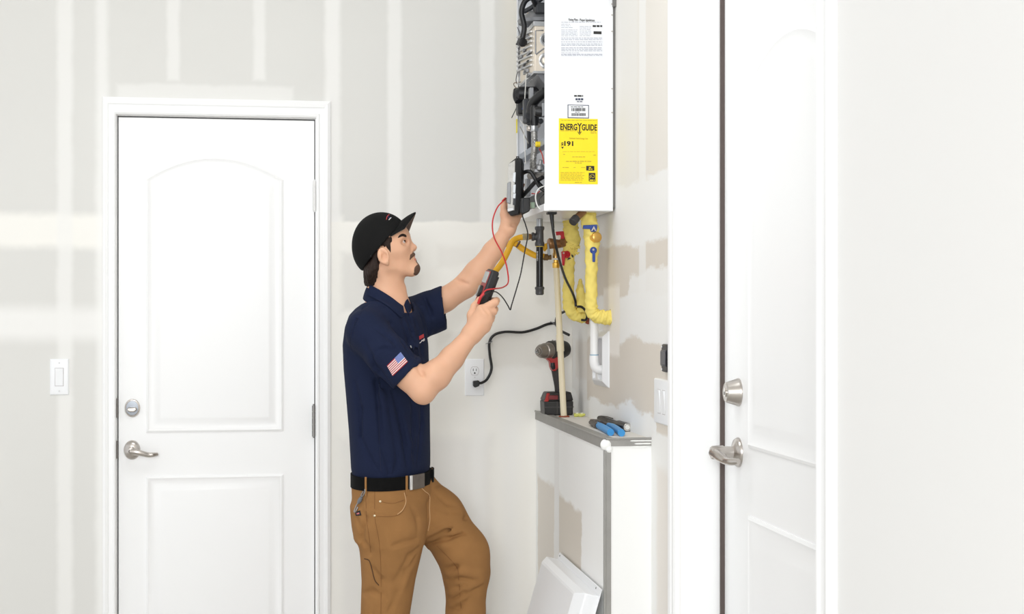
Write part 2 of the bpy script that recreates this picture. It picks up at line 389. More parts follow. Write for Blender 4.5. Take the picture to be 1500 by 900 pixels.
MB().box(c + Vector((-0.0362, 0, -0.002)), (0.001, 0.0015, 0.008)).build('keyhole', MATS['dark_steel'], o)
c = onX(1082, 663, XD)
o = MB().lathe(c, NX, [(0.036, -0.002), (0.036, 0.003), (0.032, 0.009), (0.020, 0.014), (0.015, 0.016), (0.015, 0.036), (0.0175, 0.04), (0.0165, 0.066), (0.014, 0.069)], 30).build('lever_lock', nickel, door2)
pts = [c + Vector(p) for p in ((-0.060, 0.004, 0.0), (-0.056, -0.03, -0.006), (-0.05, -0.06, -0.013), (-0.045, -0.09, -0.013), (-0.034, -0.11, -0.011))]
MB().tube(pts, [0.014, 0.0125, 0.010, 0.009, 0.007], 12).build('lever', nickel, o)
MB().lathe(c + Vector((-0.069, 0, 0)), NX, [(0.008, 0), (0.0075, 0.0015)], 16).build('key_cylinder', MATS['polished_nickel'], o)
ya, yb_ = Rw(985, 456).y, Rw(1226.5, 456).y
ci = [(-oy_far, 0), (-oy_far, d2top), (-oy_near, d2top), (-oy_near, 0)]
co = [(-ya, 0), (-ya, d2top + 0.09), (-yb_, d2top + 0.09), (-yb_, 0)]
tag(sweep_casing(ci, co, lambda u, v, h: (XR - h, -u, v)).build('trim_2', white_paint, ang=15), 'white moulded casing around the right wall door', kind='structure')

# ---------------------------------------------------------------- boxed-out ledge in the corner
LXF, LZ, LYN = onY(785, 603, YB).x, 1.047, 3.925
LDG = [(a.y, b.y, c_.z, d_.z, col, soft, amp, st, sk) for (a, b, c_, d_, col, soft, amp, st, sk) in [
    (onX(812, 700, LXF), onX(788, 700, LXF), onX(800, 1250, LXF), onX(800, 706, LXF), (231, 224, 214), 0.01, 0.08, 0.9, 0),
    (onX(852, 700, LXF), onX(818, 700, LXF), onX(835, 1250, LXF), onX(835, 738, LXF), (224, 217, 206), 0.01, 0.09, 1.0, 0.06),
    (onX(819, 700, LXF), onX(812, 700, LXF), onX(815, 1250, LXF), onX(815, 600, LXF), (243, 242, 240), 0.006, 0.02, 1.0, 0)]]
wm_ledge = wall_mat('drywall_ledge', (250, 250, 248), LDG, (1, 2), 11.0, 0.01, (1, 0.3, 1))
ledge = thing('wall_ledge', (LXF, (LYN + YB) / 2, 0), 'waist high boxed out drywall ledge in the corner', kind='structure')
MB().box2((LXF, LYN, 0), (XR, YB, LZ - 0.008)).build('drywall_box', wm_ledge, ledge, smooth=False)
MB().box2((LXF, LYN, LZ - 0.008), (XR, YB, LZ)).build('ledge_top', mat('raw_board', (226, 221, 213), 0.8, var=0.05, scale=18), ledge, smooth=False)
bead = mat('galvanised_bead', (158, 156, 152), 0.55, 0.35, var=0.16, scale=22, bump=0.3, bscale=90)
e = 0.0025
def angle_bead(name, p0, p1, d1, d2, wdt):
    p0, p1, d1, d2 = map(Vector, (p0, p1, d1, d2)); mb = MB(); ax = (p1 - p0)
    n1, n2 = -d2 * e, -d1 * e
    mb.prism([p0 + n1 + n2, p0 + d1 * wdt + n1, p0 + d1 * wdt, p0, p0 + d2 * wdt, p0 + d2 * wdt + n2], ax)
    mb.tube([p0 + (n1 + n2) * 0.6, p1 + (n1 + n2) * 0.6], 0.0035, 8, 0)
    return mb.build(name, bead, ledge, smooth=True, ang=30)
angle_bead('corner_bead', (LXF, LYN, LZ), (LXF, YB, LZ), (0, 0, -1), (1, 0, 0), 0.026)
angle_bead('corner_bead', (LXF, LYN, LZ), (XR, LYN, LZ), (0, 0, -1), (0, 1, 0), 0.018)
angle_bead('corner_bead', (LXF, LYN, 0), (LXF, LYN, LZ - 0.03), (1, 0, 0), (0, 1, 0), 0.015)
compound = mat('joint_compound', (250, 250, 248), 0.7, var=0.01, scale=60, bump=0.3)
mb = MB().ball((LXF + 0.002, LYN + 0.003, LZ - 0.014), 0.0135, 14, (1.15, 0.8, 1.2)); mb.ball((LXF + 0.01, LYN, LZ - 0.026), 0.010, 10); mb.build('compound_blob', compound, ledge)
mb = MB()
for k in range(7):
    mb.ball((XR - 0.008 - 0.006 * k, LYN - 0.002, LZ - 0.004 - 0.008 * (k % 3)), 0.007, 8, (2.6, 0.2, 0.32))
mb.build('compound_smear', compound, ledge)
mb = MB()
for k in range(13):
    yy = LYN + 0.06 + k * 0.08; mb.ball((LXF - 0.0005, yy, LZ - 0.027 - random.uniform(0, 0.004)), 0.010, 10, (0.10, 7.0, random.uniform(0.25, 0.6)))
mb.build('compound_smear', compound, ledge)

# ---------------------------------------------------------------- switches and outlet
def wall_plate(name, c, wdt, hgt, nrm, label, cat):
    # c: centre on the wall, nrm: outward normal; returns (root, T) with T(u, v, h) -> world
    n = Vector(nrm); up = Vector((0, 0, 1)); u = up.cross(n) if True else None
    root = thing(name, c, label, cat)
    T = lambda a, b, h: Vector(c) + u * a + up * b + n * h
    pr = []
    for (s, h) in ((0, 0), (0, 0.003), (0.003, 0.006), (0.006, 0.0066)):
        pr.append([T(x * (wdt / 2 - s), y * (hgt / 2 - s), h) for x, y in ((-1, -1), (1, -1), (1, 1), (-1, 1))])
    vs = [p for r in pr for p in r]; fs = [(i * 4 + k, i * 4 + (k + 1) % 4, i * 4 + 4 + (k + 1) % 4, i * 4 + 4 + k) for i in range(3) for k in range(4)] + [(12, 13, 14, 15)]
    MB().add(vs, fs).build('plate', plastic_white, root, ang=25)
    return root, T, u, n
seam = mat('plastic_seam', (196, 190, 190), 0.6)
def rocker(root, T, n, u, cx, hw, hh):
    mb = MB().box(T(cx, 0, 0.0066), Vector((abs(u.x), abs(u.y), 0)) * (2 * hw + 0.003) + Vector((abs(n.x), abs(n.y), 0)) * 0.0008 + Vector((0, 0, 2 * hh + 0.003))); r = mb.build('switch_frame', seam, root)
    vs = [T(cx - hw, -hh, 0.004), T(cx + hw, -hh, 0.004), T(cx + hw, hh, 0.004), T(cx - hw, hh, 0.004), T(cx - hw, -hh, 0.0076), T(cx + hw, -hh, 0.0076), T(cx + hw, 0, 0.0085), T(cx + hw, hh, 0.0118), T(cx - hw, hh, 0.0118), T(cx - hw, 0, 0.0085)]
    MB().add(vs, [(4, 5, 6, 9), (9, 6, 7, 8), (0, 1, 5, 4), (3, 8, 7, 2), (1, 2, 7, 6, 5), (0, 4, 9, 8, 3), (0, 3, 2, 1)]).build('rocker', plastic_white, root, bevel=0.0006)
def screw(root, p, n, r=0.003):
    MB().lathe(p, n, [(r, -0.001), (r, 0.0012), (r * 0.7, 0.0016)], 12).build('screw', mat('plate_screw', (226, 226, 228), 0.4, var=0.02), root)
a, b = B(73.5, 579), B(101, 526)
root, T, u, n = wall_plate('light_switch', (a + b) / 2, b.x - a.x, b.z - a.z, (0, -1, 0), 'white single rocker light switch left of the back wall door', 'light switch')
rocker(root, T, n, u, 0, 0.0125, 0.0285)
for s in (-1, 1): screw(root, T(0, s * 0.046, 0.0066), n)
a, b = B(681, 580), B(709, 526)
outlet, T, u, n = wall_plate('wall_outlet', (a + b) / 2, b.x - a.x, b.z - a.z, (0, -1, 0), 'white duplex wall outlet with a black plug in its lower socket', 'outlet')
slot = mat('outlet_slot', (70, 66, 64), 0.7)
for s in (1, -1):
    cz = s * 0.0215
    mb = MB(); prof = []
    for k in range(24):
        an = 2 * math.pi * k / 24; x = 0.0135 * math.cos(an); z = max(-0.0135, min(0.0135, 0.0165 * math.sin(an))); prof.append(T(x, cz + z, 0.006))
    o = MB().prism(prof, Vector(n) * 0.0022).build('socket', plastic_white, outlet, bevel=0.0005)
    if s == 1:
        MB().prism([T((p[0] * 1.09), cz + p[1] * 1.09, 0.0060) for p in [(0.0135 * math.cos(2 * math.pi * k / 24), max(-0.0135, min(0.0135, 0.0165 * math.sin(2 * math.pi * k / 24)))) for k in range(24)]], Vector(n) * 0.0010).build('socket_rim', seam, outlet)
        mb = MB(); mb.box(T(-0.0052, cz + 0.004, 0.0085), (0.0018, 0.001, 0.0085)); mb.box(T(0.0052, cz + 0.004, 0.0085), (0.0018, 0.001, 0.0075)); mb.lathe(T(0, cz - 0.007, 0.008), n, [(0.0028, 0), (0.0028, 0.001)], 10)
        mb.build('slots', slot, o)
screw(outlet, T(0, 0, 0.0066), n, 0.0025)
# right wall: double rocker plate and black opener button
a, b = Rw(984.6, 456), Rw(961, 456); zc0, zc1 = Rw(972, 622).z, Rw(972, 556).z
root, T, u, n = wall_plate('light_switch', ((XR), (a.y + b.y) / 2, (zc0 + zc1) / 2), abs(b.y - a.y), zc1 - zc0, (-1, 0, 0), 'white double rocker switch plate on the right wall by the door casing', 'light switch')
for cx in (-0.024, 0.024): rocker(root, T, n, u, cx, 0.014, 0.030)
c = Rw(979.5, 525); blk = mat('satin_black_plastic', (40, 40, 44), 0.35, var=0.1)
ctl = thing('wall_control', (c.x, c.y, c.z), 'small black wall mounted control above the double switch plate', 'wall control')
hh = 0.036
MB().box(c + Vector((-0.006, 0, 0)), (0.012, 0.062, 2 * hh)).build('housing', blk, ctl, bevel=0.005)
mb = MB(); mb.prism([c + Vector((-0.012, 0.026, -0.022)), c + Vector((-0.012, 0.026, 0.022)), c + Vector((-0.017, 0.022, 0.018)), c + Vector((-0.017, 0.022, -0.018))], (0, -0.05, 0)); mb.build('push_bar', mat('grey_plastic', (84, 84, 90), 0.35), ctl, bevel=0.002)
for dy, dz in ((0.023, 0.029), (0.023, -0.029), (-0.012, 0.018), (-0.012, -0.018)):
    MB().lathe(c + Vector((-0.012, dy, dz)), NX, [(0.0028, 0), (0.002, 0.0015)], 10).build('screw', MATS['plate_screw'], ctl)
# ---------------------------------------------------------------- tankless water heater on the right wall (front cover off)
HX, HYN, HYF = 0.752, 4.365, 4.906        # open front plane, near side, far side
HZ0, HZ1 = onY(850, 308.5, HYN).z, 2.42
enamel = mat('white_enamel', (243, 244, 246), 0.3, var=0.004)
alu = mat('aluminium', (200, 201, 202), 0.32, 0.9, var=0.1, scale=50)
alu_d = mat('dull_aluminium', (150, 151, 154), 0.45, 0.6, var=0.15, scale=30)
blackp = mat('black_plastic', (22, 22, 24), 0.4, var=0.2)
blackm = mat('dark_grey_metal', (62, 63, 66), 0.4, 0.4, var=0.2)
inner = mat('galvanised_inside', (212, 217, 226), 0.35, 0.25, var=0.05)
creamm = mat('burner_plate', (232, 220, 203), 0.4, 0.35, var=0.06, scale=20)
heater = thing('water_heater', (XR, (HYN + HYF) / 2, HZ0), 'white wall mounted tankless water heater with its front cover off', 'water heater')
t = 0.0025
# case
MB().box2((HX, HYN, HZ0), (XR - 0.008, HYN + t, HZ1)).build('side_panel', enamel, heater, bevel=0.001)
MB().box2((HX, HYF - t, HZ0), (XR - 0.008, HYF, HZ1)).build('side_panel', enamel, heater, bevel=0.001)
MB().box2((XR - 0.012, HYN + t, HZ0), (XR - 0.008, HYF - t, HZ1)).build('back_panel', inner, heater)
MB().box2((HX, HYN + t, HZ0 - 0.001), (XR - 0.008, HYF - t, HZ0 + t)).build('bottom_panel', enamel, heater)
MB().box2((HX, HYN + t, HZ1 - t), (XR - 0.008, HYF - t, HZ1)).build('top_panel', enamel, heater)
MB().box2((HX - 0.002, HYN - 0.0006, HZ0 - 0.002), (HX + 0.014, HYF + 0.0006, HZ0 + 0.019)).build('bottom_flange', enamel, heater, bevel=0.001)
MB().box2((HX - 0.001, HYF - 0.016, HZ0 + 0.02), (HX + 0.0015, HYF + 0.0006, HZ1)).build('side_flange', enamel, heater)
br = mat('bracket_grey', (120, 118, 116), 0.5, 0.5)
MB().box2((XR - 0.008, HYN + 0.004, HZ0 + 0.01), (XR, HYF - 0.01, HZ1 - 0.02)).build('mounting_rail', br, heater)
for py in (6, 22, 46, 130, 165):
    p = onY(901.5, py, HYN - 0.001)
    MB().lathe(Vector((XR - 0.011, HYN, p.z)), (0, -1, 0), [(0.0025, 0), (0.002, 0.002)], 10).build('screw', nickel, heater)
p = onY(903, 8, HYN); MB().box((XR - 0.005, HYN - 0.004, p.z + 0.03), (0.01, 0.012, 0.07)).build('mounting_bracket', br, heater)

# --- printed labels on the near side
def S_(px, py, e=0.0): return onY(px, py, HYN - e)
ink = mat('label_ink', (34, 32, 30), 0.6); grey_ink = mat('fine_print', (168, 170, 184), 0.7, var=0.1, scale=300); navy_ink = mat('navy_ink', (58, 66, 92), 0.6)
yellow = mat('label_yellow', (252, 224, 20), 0.45, var=0.01); faint = mat('label_white', (236, 238, 242), 0.4, var=0.005); ygrey = mat('yellow_fine_print', (196, 172, 40), 0.6, var=0.15, scale=300)
XD_, ZD_ = (1, 0, 0), (0, 0, 1)
def lbl(name, x0, y0, x1, y1, m, parent=heater, e=0.0012):
    a, b = S_(x0, y1), S_(x1, y0)
    return MB().box2((a.x, HYN - e, a.z), (b.x, HYN, b.z)).build(name, m, parent)
def bars(name, rows, m, parent, e=0.0016):
    mb = MB()
    for (x0, x1, y, h) in rows:
        x = x0
        while x < x1 - 0.5:           # short dashes read as words of fine print
            wlen = min(random.uniform(2.0, 6.5), x1 - x); a, b = S_(x, y + h / 2), S_(x + wlen, y - h / 2)
            mb.box2((a.x, HYN - e, a.z), (b.x, HYN - 0.0005, b.z)); x += wlen + 0.9
    return tag(mb.build(name, m, parent, smooth=False), kind='stuff')
def word(s, h_px, x0, x1, py, m, parent, bold=0.0, e=0.0014):     # cap height and left / right edges in label pixels
    o = text(s, 1.0, (0, 0, 0), XD_, ZD_, m, parent, 'lettering', 0.0004, 1.0, 'LEFT', bold); me = o.data
    xs = [v.co.x for v in me.vertices]; zs = [v.co.z for v in me.vertices]; a, b = S_(x0, py), S_(x1, py - h_px)
    kx = (b.x - a.x) / (max(xs) - min(xs)); kz = (b.z - a.z) / (max(zs) - min(zs)) if min(zs) > -0.1 else (b.z - a.z) / max(zs); z0 = min(zs) if min(zs) > -0.1 else 0.0; x_ = min(xs)
    for v in me.vertices: v.co = (a.x + (v.co.x - x_) * kx, HYN - e, a.z + (v.co.z - z0) * kz)
    return o
r = lbl('rating_label', 819.5, 26, 884, 82.5, faint)
word('Rating Plate - Plaque Signalétique', 2.4, 833, 871, 30.4, ink, r, 0.012)
rows = [(822, 880, 32.6, 0.6), (822, 835, 35.5, 0.5), (822, 836, 38, 0.5), (822, 840, 40.5, 0.5)] + [(822, 846, y, 0.5) for y in (44, 46.2, 48.4, 50.6, 52.8)] + [(849, 866, y, 0.5) for y in (39, 41.2, 43.4, 45.8, 48.0, 50.2, 52.6)] + [(822, 882, y, 0.8) for y in (56, 58.2, 61.5, 64.6, 66.6, 70.2, 72.4, 74.6, 79.6, 81.2)] + [(822, 848, 77.5, 0.5)]
bars('fine_print', rows, grey_ink, r)
bars('fine_print', [(868, 882, 38.4, 2.6)], ink, r); lbl('certification_mark', 869.3, 46.2, 881, 50, ink, r, 0.0018)
bars('fine_print', [(841, 854, 140.6, 2.0)], ink, r); bars('fine_print', [(843, 855, 145.5, 2.6), (845, 853, 149, 1.0)], navy_ink, r)
r = lbl('barcode_label', 831.5, 154, 862.5, 173, navy_ink); lbl('label_field', 832.5, 155, 861.5, 172, faint, r, 0.0015)
mb = MB()
for y0, y1 in ((158.5, 163), (166, 170)):
    x = 837.0
    while x < 857.5:
        wd = random.choice((0.45, 0.8, 1.2)); a, b = S_(x, y1), S_(x + wd, y0); mb.box2((a.x, HYN - 0.0019, a.z), (b.x, HYN - 0.001, b.z)); x += wd + random.choice((0.45, 0.8))
tag(mb.build('barcode', ink, r), kind='stuff'); bars('fine_print', [(836, 855, 156.8, 0.8), (842, 850, 164.5, 0.6)], ink, r, 0.0019)
r = lbl('energy_label', 818.5, 174.5, 875.5, 269.5, yellow)
word('ENERG', 9.0, 820.6, 845.4, 190.6, ink, r, 0.028); word('Y', 9.0, 845.2, 852.4, 189.6, ink, r, 0.026); word('GUIDE', 9.0, 852.0, 874.2, 191.4, ink, r, 0.028)
mb = MB(); a, b = S_(848.1, 195), S_(849.7, 184); mb.box2((a.x, HYN - 0.0019, a.z), (b.x, HYN - 0.001, b.z))
mb.prism([S_(846.2, 192.3, 0.001), S_(848.9, 196.4, 0.001), S_(851.6, 192.3, 0.001), S_(851.6, 193.9, 0.001), S_(848.9, 197.8, 0.001), S_(846.2, 193.9, 0.001)], (0, -0.0009, 0)); mb.build('down_arrow', ink, r)
word('Estimated Yearly Energy Cost', 1.8, 834, 861, 203.8, ygrey, r, 0.008)
word('$', 5.6, 821.8, 825.4, 214.2, ink, r, 0.035); word('191', 7.0, 826.4, 839.6, 214, ink, r, 0.035)
MB().prism([S_(822, 215.2, 0.001), S_(823.9, 218.3, 0.001), S_(825.8, 215.2, 0.001)], (0, -0.0008, 0)).build('pointer', ink, r)
bars('fine_print', [(821, 846, 191.8, 1.0), (865, 874, 193, 1.0), (865, 874, 195, 1.0), (824, 872, 222.2, 0.5), (825, 828, 226.4, 1.2), (869, 873, 227.4, 1.2), (838, 858, 230, 1.0), (829, 866, 236.5, 1.4), (842, 852, 239, 1.2), (824, 833, 245.5, 1.0), (840, 843, 245.5, 1.0), (851, 857, 245.5, 1.0)] + [(821, 856 - 3 * (k % 2), 253 + 2.2 * k, 0.8) for k in range(6)] + [(842, 852, 267.5, 0.9), (822, 874, 176.5, 0.6)], ygrey, r, 0.0018)
lbl('price_box', 858.6, 243.3, 870.4, 250, ink, r, 0.0017); bars('fine_print', [(862.5, 866.5, 245.6, 1.2), (862, 867.5, 248, 1.2)], yellow, r, 0.0021)
lbl('efficiency_mark', 862.3, 253.5, 872, 265.8, ink, r, 0.0017)
mb = MB(); mb.tube([S_(863.3, 259, 0.0019), S_(866, 256.5, 0.0019), S_(869, 256.2, 0.0019), S_(871, 258.5, 0.0019)], 0.0005, 6); mb.tube([S_(863.5, 261.8, 0.0019), S_(866, 258.8, 0.0019), S_(868, 260.5, 0.0019), S_(871, 259.5, 0.0019)], 0.0005, 6)
mb.build('mark_stroke', yellow, r); bars('fine_print', [(863.5, 871, 264.2, 1.4)], yellow, r, 0.0021)

# --- what shows inside the open front
def I(px, py, Y): return onY(px, py, Y)
EX, EYN, EYF = HX + 0.004, 4.575, 4.86    # heat exchanger block
ez0, ez1 = I(790, 106, EYN).z, I(790, 37, EYN).z
MB().box2((EX, EYN, ez0), (XR - 0.04, EYF, ez1)).build('heat_exchanger', creamm, heater, bevel=0.004)
MB().box2((EX - 0.003, EYN - 0.003, ez0 - 0.004), (XR - 0.04, EYF + 0.004, ez0 + 0.004)).build('exchanger_rim', alu, heater, bevel=0.001)
MB().box2((EX - 0.003, EYN - 0.003, ez1 - 0.003), (XR - 0.04, EYF + 0.004, ez1 + 0.012)).build('exchanger_rim', alu, heater, bevel=0.001)
for px, py, ro in ((798, 58, 0.020), (798, 89, 0.024)):          # embossed rings on its near face
    c = I(px, py, EYN); MB().lathe(c, (0, -1, 0), [(ro, 0), (ro, 0.002), (ro * 0.8, 0.004), (ro * 0.62, 0.0035), (ro * 0.55, 0.001)], 26, sx=0.8).build('boss', alu, heater)
    MB().lathe(c, (0, -1, 0), [(ro * 0.5, 0), (ro * 0.42, 0.006), (ro * 0.3, 0.007)], 20, sx=0.8).build('plug', blackm if py < 70 else creamm, heater)
mb = MB(); a = I(784.5, 79, EYN); b = I(784.5, 45, EYN); mb.tube([a, b, I(796, 44.5, EYN)], 0.0022, 8, 0); mb.tube([I(785, 80, EYN), I(790, 76, EYN), I(797, 71, EYN)], 0.0022, 8); mb.build('emboss_line', alu_d, heater)
# fins / clips on the left (open) face
mb = MB()
for k, py in enumerate((52, 59, 66, 73, 80, 87, 94, 101)):
    p0 = onX(780, py - 6, EX); p1 = onX(759.5, py + 3, EX); mb.tube([p0 + Vector((-0.004, 0, 0)), p1 + Vector((-0.004, 0, 0))], 0.0035, 8, 0)
mb.build('exchanger_coil', alu, heater)
mb = MB(); rs = random.Random(3)
for k in range(16):
    p = onX(rs.uniform(761, 779), rs.uniform(50, 112), EX); mb.box(p + Vector((-0.005, 0, 0)), (0.008, rs.uniform(0.012, 0.05), rs.uniform(0.004, 0.012)))
tag(mb.build('clips', alu_d, heater, bevel=0.001), kind='stuff')
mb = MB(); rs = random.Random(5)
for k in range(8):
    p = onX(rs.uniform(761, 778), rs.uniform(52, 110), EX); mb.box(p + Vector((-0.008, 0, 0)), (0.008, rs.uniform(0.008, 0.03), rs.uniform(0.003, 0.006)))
tag(mb.build('clip_shadow', blackm, heater, bevel=0.001), kind='stuff')  # dark pieces stand in for the shadow among the clips
# top: fan housing, black box, hoses
mb = MB().lathe(I(790, 31, 4.70), (0, 0, 1), [(0.066, -0.01), (0.07, 0.0), (0.06, 0.012), (0.045, 0.02), (0.03, 0.03)], 30); mb.build('fan_collar', alu_d, heater)
p = I(793, 14, 4.66); MB().box(p + Vector((0.02, 0, 0)), (0.085, 0.06, 0.034)).build('fan_motor', blackm, heater, bevel=0.004)
MB().tube([I(764, 62, 4.62), I(768, 40, 4.62), I(764, 18, 4.62), I(769, 2, 4.62), I(779, -3, 4.62), I(785, 8, 4.64)], 0.0085, 12).build('vent_hose', blackp, heater)
MB().tube([I(768, 17, 4.72), I(780, 10, 4.70), I(795, -4, 4.68)], 0.0075, 10).build('vent_hose', blackm, heater)
MB().lathe(I(765, 62, 4.60), (0.2, -1, -0.2), [(0.014, -0.01), (0.014, 0.006), (0.008, 0.008)], 16).build('hose_cap', blackp, heater)
mb = MB()
for k, cc in enumerate(range(3)):
    mb.tube([I(773 + k * 1.6, 19 + k, 4.68), I(776 + k * 1.6, 23 + k, 4.67), I(779 + k * 1.3, 27, 4.67)], 0.0016, 6)
mb.build('wire_bundle', mat('wire_tan', (196, 160, 110), 0.5, var=0.3, scale=200), heater)
# burner chamber below the exchanger: sloped dark underside and grey wall
mb = MB(); z1_ = ez0 - 0.004; z0_ = I(790, 150, 4.60).z
mb.prism([(EX + 0.010, EYN + 0.01, z1_), (XR - 0.05, EYN + 0.01, z1_), (XR - 0.05, EYN + 0.01, z0_), (EX + 0.075, EYN + 0.01, z0_)], (0, 0.26, 0)); mb.build('burner_chamber', mat('chamber_grey', (128, 128, 131), 0.4, 0.5, var=0.1), heater)
for k in range(5):
    p = onX(780 - k * 4.4, 113.5 + k * 3.4, EX + 0.012); MB().lathe(Vector((p.x, p.y, z1_ - 0.001)), (0, 0, -1), [(0.0032, 0), (0.0026, 0.002)], 10).build('screw', nickel, heater)
# black gas manifold pieces
def blob(name, pts, r, m=blackp, seg=14, sm=6): return MB().tube(pts, r, seg, sm).build(name, m, heater)
blob('manifold', [I(799, 134, 4.48), I(788, 143, 4.50), I(780, 153, 4.52), I(777.5, 166, 4.53)], 0.015)
MB().box(I(778, 137, 4.56), (0.012, 0.03, 0.034)).build('connector', alu_d, heater, bevel=0.002)
MB().lathe(I(760, 137, 4.72), (1, -0.1, 0), [(0.012, -0.012), (0.022, 0), (0.022, 0.06), (0.012, 0.065)], 20).build('gas_valve', blackp, heater)
blob('valve_stub', [I(757, 132, 4.74), I(756, 141, 4.73), I(759, 149, 4.72)], 0.011)
MB().box(I(764, 152, 4.76), (0.030, 0.05, 0.075)).build('valve_body', blackp, heater, bevel=0.006)
MB().box(I(771.5, 163, 4.62), (0.022, 0.03, 0.075)).build('valve_body', blackm, heater, bevel=0.004)
MB().lathe(I(783, 172, 4.50), (0, 0, 1), [(0.0135, -0.026), (0.0135, 0.03), (0.010, 0.036)], 18).build('union_nut', blackp, heater)
MB().lathe(I(793, 164, 4.45), (1, 0, 0), [(0.012, -0.02), (0.016, -0.01), (0.016, 0.02), (0.012, 0.03)], 18).build('elbow', blackp, heater)
MB().box(I(796.5, 161, 4.44), (0.012, 0.014, 0.04)).build('connector', alu_d, heater, bevel=0.002)
for px, py in ((771, 178), (776, 188), (787, 184), (791, 178)):
    MB().lathe(I(px, py, 4.50), (0.3, -1, 0.1), [(0.007, -0.01), (0.009, 0), (0.008, 0.008), (0.004, 0.010)], 12).build('fitting', nickel if py != 178 else blackm, heater)
MB().lathe(I(782, 187, 4.50), (0, 0, 1), [(0.012, -0.012), (0.014, -0.006), (0.014, 0.004), (0.0085, 0.008)], 16).build('hose_nut', alu, heater)
# braided hose: rope like relief along a tube
mb = MB(); P = spline([I(782.5, 190, 4.50), I(783, 215, 4.50), I(781, 235, 4.50), I(780, 258, 4.52)], 14)
mb.tube(P, 0.0085, 12, 0)
for sgn in (1, -1):
    for ph in range(4):
        q = []
        for i, p in enumerate(P):
            an = sgn * i * 0.55 + ph * math.pi / 2; q.append(p + Vector((math.cos(an), math.sin(an), 0)) * 0.0086)
        mb.tube(q, 0.0014, 5, 0)
mb.build('braided_hose', mat('braided_steel', (168, 166, 162), 0.4, 0.8, var=0.35, scale=260), heater)
# wires hanging at the far edge
def wire(pts, r, col, nm): return MB().tube(pts, r, 6).build('wire', mat(nm, col, 0.5, var=0.05), heater)
wire([I(771, 108, 4.66), I(769, 140, 4.64), I(767.5, 170, 4.64), I(768, 200, 4.64), I(770, 240, 4.64)], 0.0016, (225, 223, 216), 'wire_white')
wire([I(759, 112, 4.80), I(758, 145, 4.80), I(761, 172, 4.80), I(767, 182, 4.78), I(776, 185, 4.66)], 0.0016, (225, 223, 216), 'wire_white')
wire([I(762, 186, 4.74), I(768, 198, 4.66), I(774, 210, 4.62)], 0.0018, (150, 146, 138), 'wire_grey')
wire([I(761, 133, 4.82), I(754, 140, 4.84), I(757, 155, 4.84), I(749.5, 173, 4.85)], 0.0015, (40, 38, 36), 'wire_black')
wire([I(764, 120, 4.84), I(753, 122, 4.86), I(755, 128, 4.86), I(762, 130, 4.84)], 0.0014, (120, 104, 84), 'wire_brown')
wire([I(758, 105, 4.84), I(756, 118, 4.86), I(760, 128, 4.84)], 0.0014, (60, 58, 60), 'wire_dark')
wire([I(758, 40, 4.86), I(762, 52, 4.84), I(760, 75, 4.84), I(762, 100, 4.84)], 0.0014, (60, 58, 60), 'wire_dark')
wire([I(766, 158, 4.72), I(762, 165, 4.78), I(757, 168, 4.82)], 0.0018, (60, 84, 150), 'wire_blue')
MB().box2((HX - 0.003, HYF - 0.018, I(757, 195, 4.9).z), (HX - 0.001, HYF - 0.001, I(757, 175, 4.9).z)).build('yellow_tag', mat('yellow_tape', (244, 226, 40), 0.5), heater)
# cross bar, lower compartment
cb = I(780, 227, 4.8)
MB().box2((HX + 0.002, HYN + 0.02, cb.z - 0.012), (HX + 0.03, HYF - 0.004, cb.z + 0.008)).build('cross_bar', mat('cross_bar_grey', (150, 158, 170), 0.4, 0.4), heater, bevel=0.002)
MB().lathe(I(791, 211.5, 4.46), (1, 0, 0), [(0.006, -0.014), (0.0085, -0.012), (0.0085, 0.05)], 14).build('yellow_connector', mat('yellow_plastic', (236, 206, 40), 0.4), heater)
p = I(768, 203, 4.80); MB().box(p + Vector((0.015, 0, 0)), (0.012, 0.02, 0.11)).build('duct_edge', blackm, heater, bevel=0.003)
MB().lathe(I(791, 244, 4.50), (0.1, -0.3, 1), [(0.006, -0.014), (0.013, -0.008), (0.013, 0.004), (0.006, 0.008), (0.006, 0.02)], 14).build('water_fitting', alu, heater)
MB().box(I(792, 249, 4.52), (0.05, 0.03, 0.02)).build('water_fitting', alu, heater, bevel=0.003)
blob('pipe', [I(776, 258, 4.56), I(786, 257.5, 4.52), I(800, 257, 4.46)], 0.010, mat('grey_pipe', (128, 124, 120), 0.4, 0.6))
MB().box2((HX + 0.03, 4.50, HZ0 + 0.004), (XR - 0.02, 4.86, HZ0 + 0.075)).build('relay_box', mat('near_black', (16, 16, 18), 0.5), heater, bevel=0.004)
MB().box(I(780, 301, 4.53), (0.012, 0.02, 0.018)).build('terminal_block', mat('pale_green', (164, 184, 160), 0.5), heater, bevel=0.001)
MB().box2(Vector((I(770, 270, 4.7).x, 4.69, I(770, 288, 4.7).z)), Vector((I(776.5, 270, 4.7).x, 4.72, I(770, 262, 4.7).z))).build('bracket', alu_d, heater, bevel=0.002)
blob('loom', [I(763, 256, 4.52), I(771, 251.5, 4.50), I(778, 253, 4.49), I(785, 264, 4.48), I(795, 275, 4.46)], 0.006)
blob('loom', [I(764, 289, 4.52), I(773, 279, 4.50), I(784, 267, 4.48), I(795, 260, 4.45)], 0.0065)
blob('loom', [I(785, 265, 4.47), I(791, 275, 4.45), I(799, 281, 4.44)], 0.005)
wire([I(799, 272, 4.44), I(789, 277, 4.44), I(784.5, 288, 4.44), I(787, 301, 4.44), I(792.5, 308, 4.44)], 0.0022, (235, 234, 230), 'wire_bright')
wire([I(799, 282, 4.46), I(790, 292, 4.46), I(792, 300, 4.46), I(799, 304, 4.46)], 0.0018, (52, 50, 50), 'wire_dark')
wire([I(764, 273, 4.56), I(768, 270, 4.55), I(766, 278, 4.55), I(771, 283, 4.54)], 0.002, (150, 96, 70), 'wire_copper')
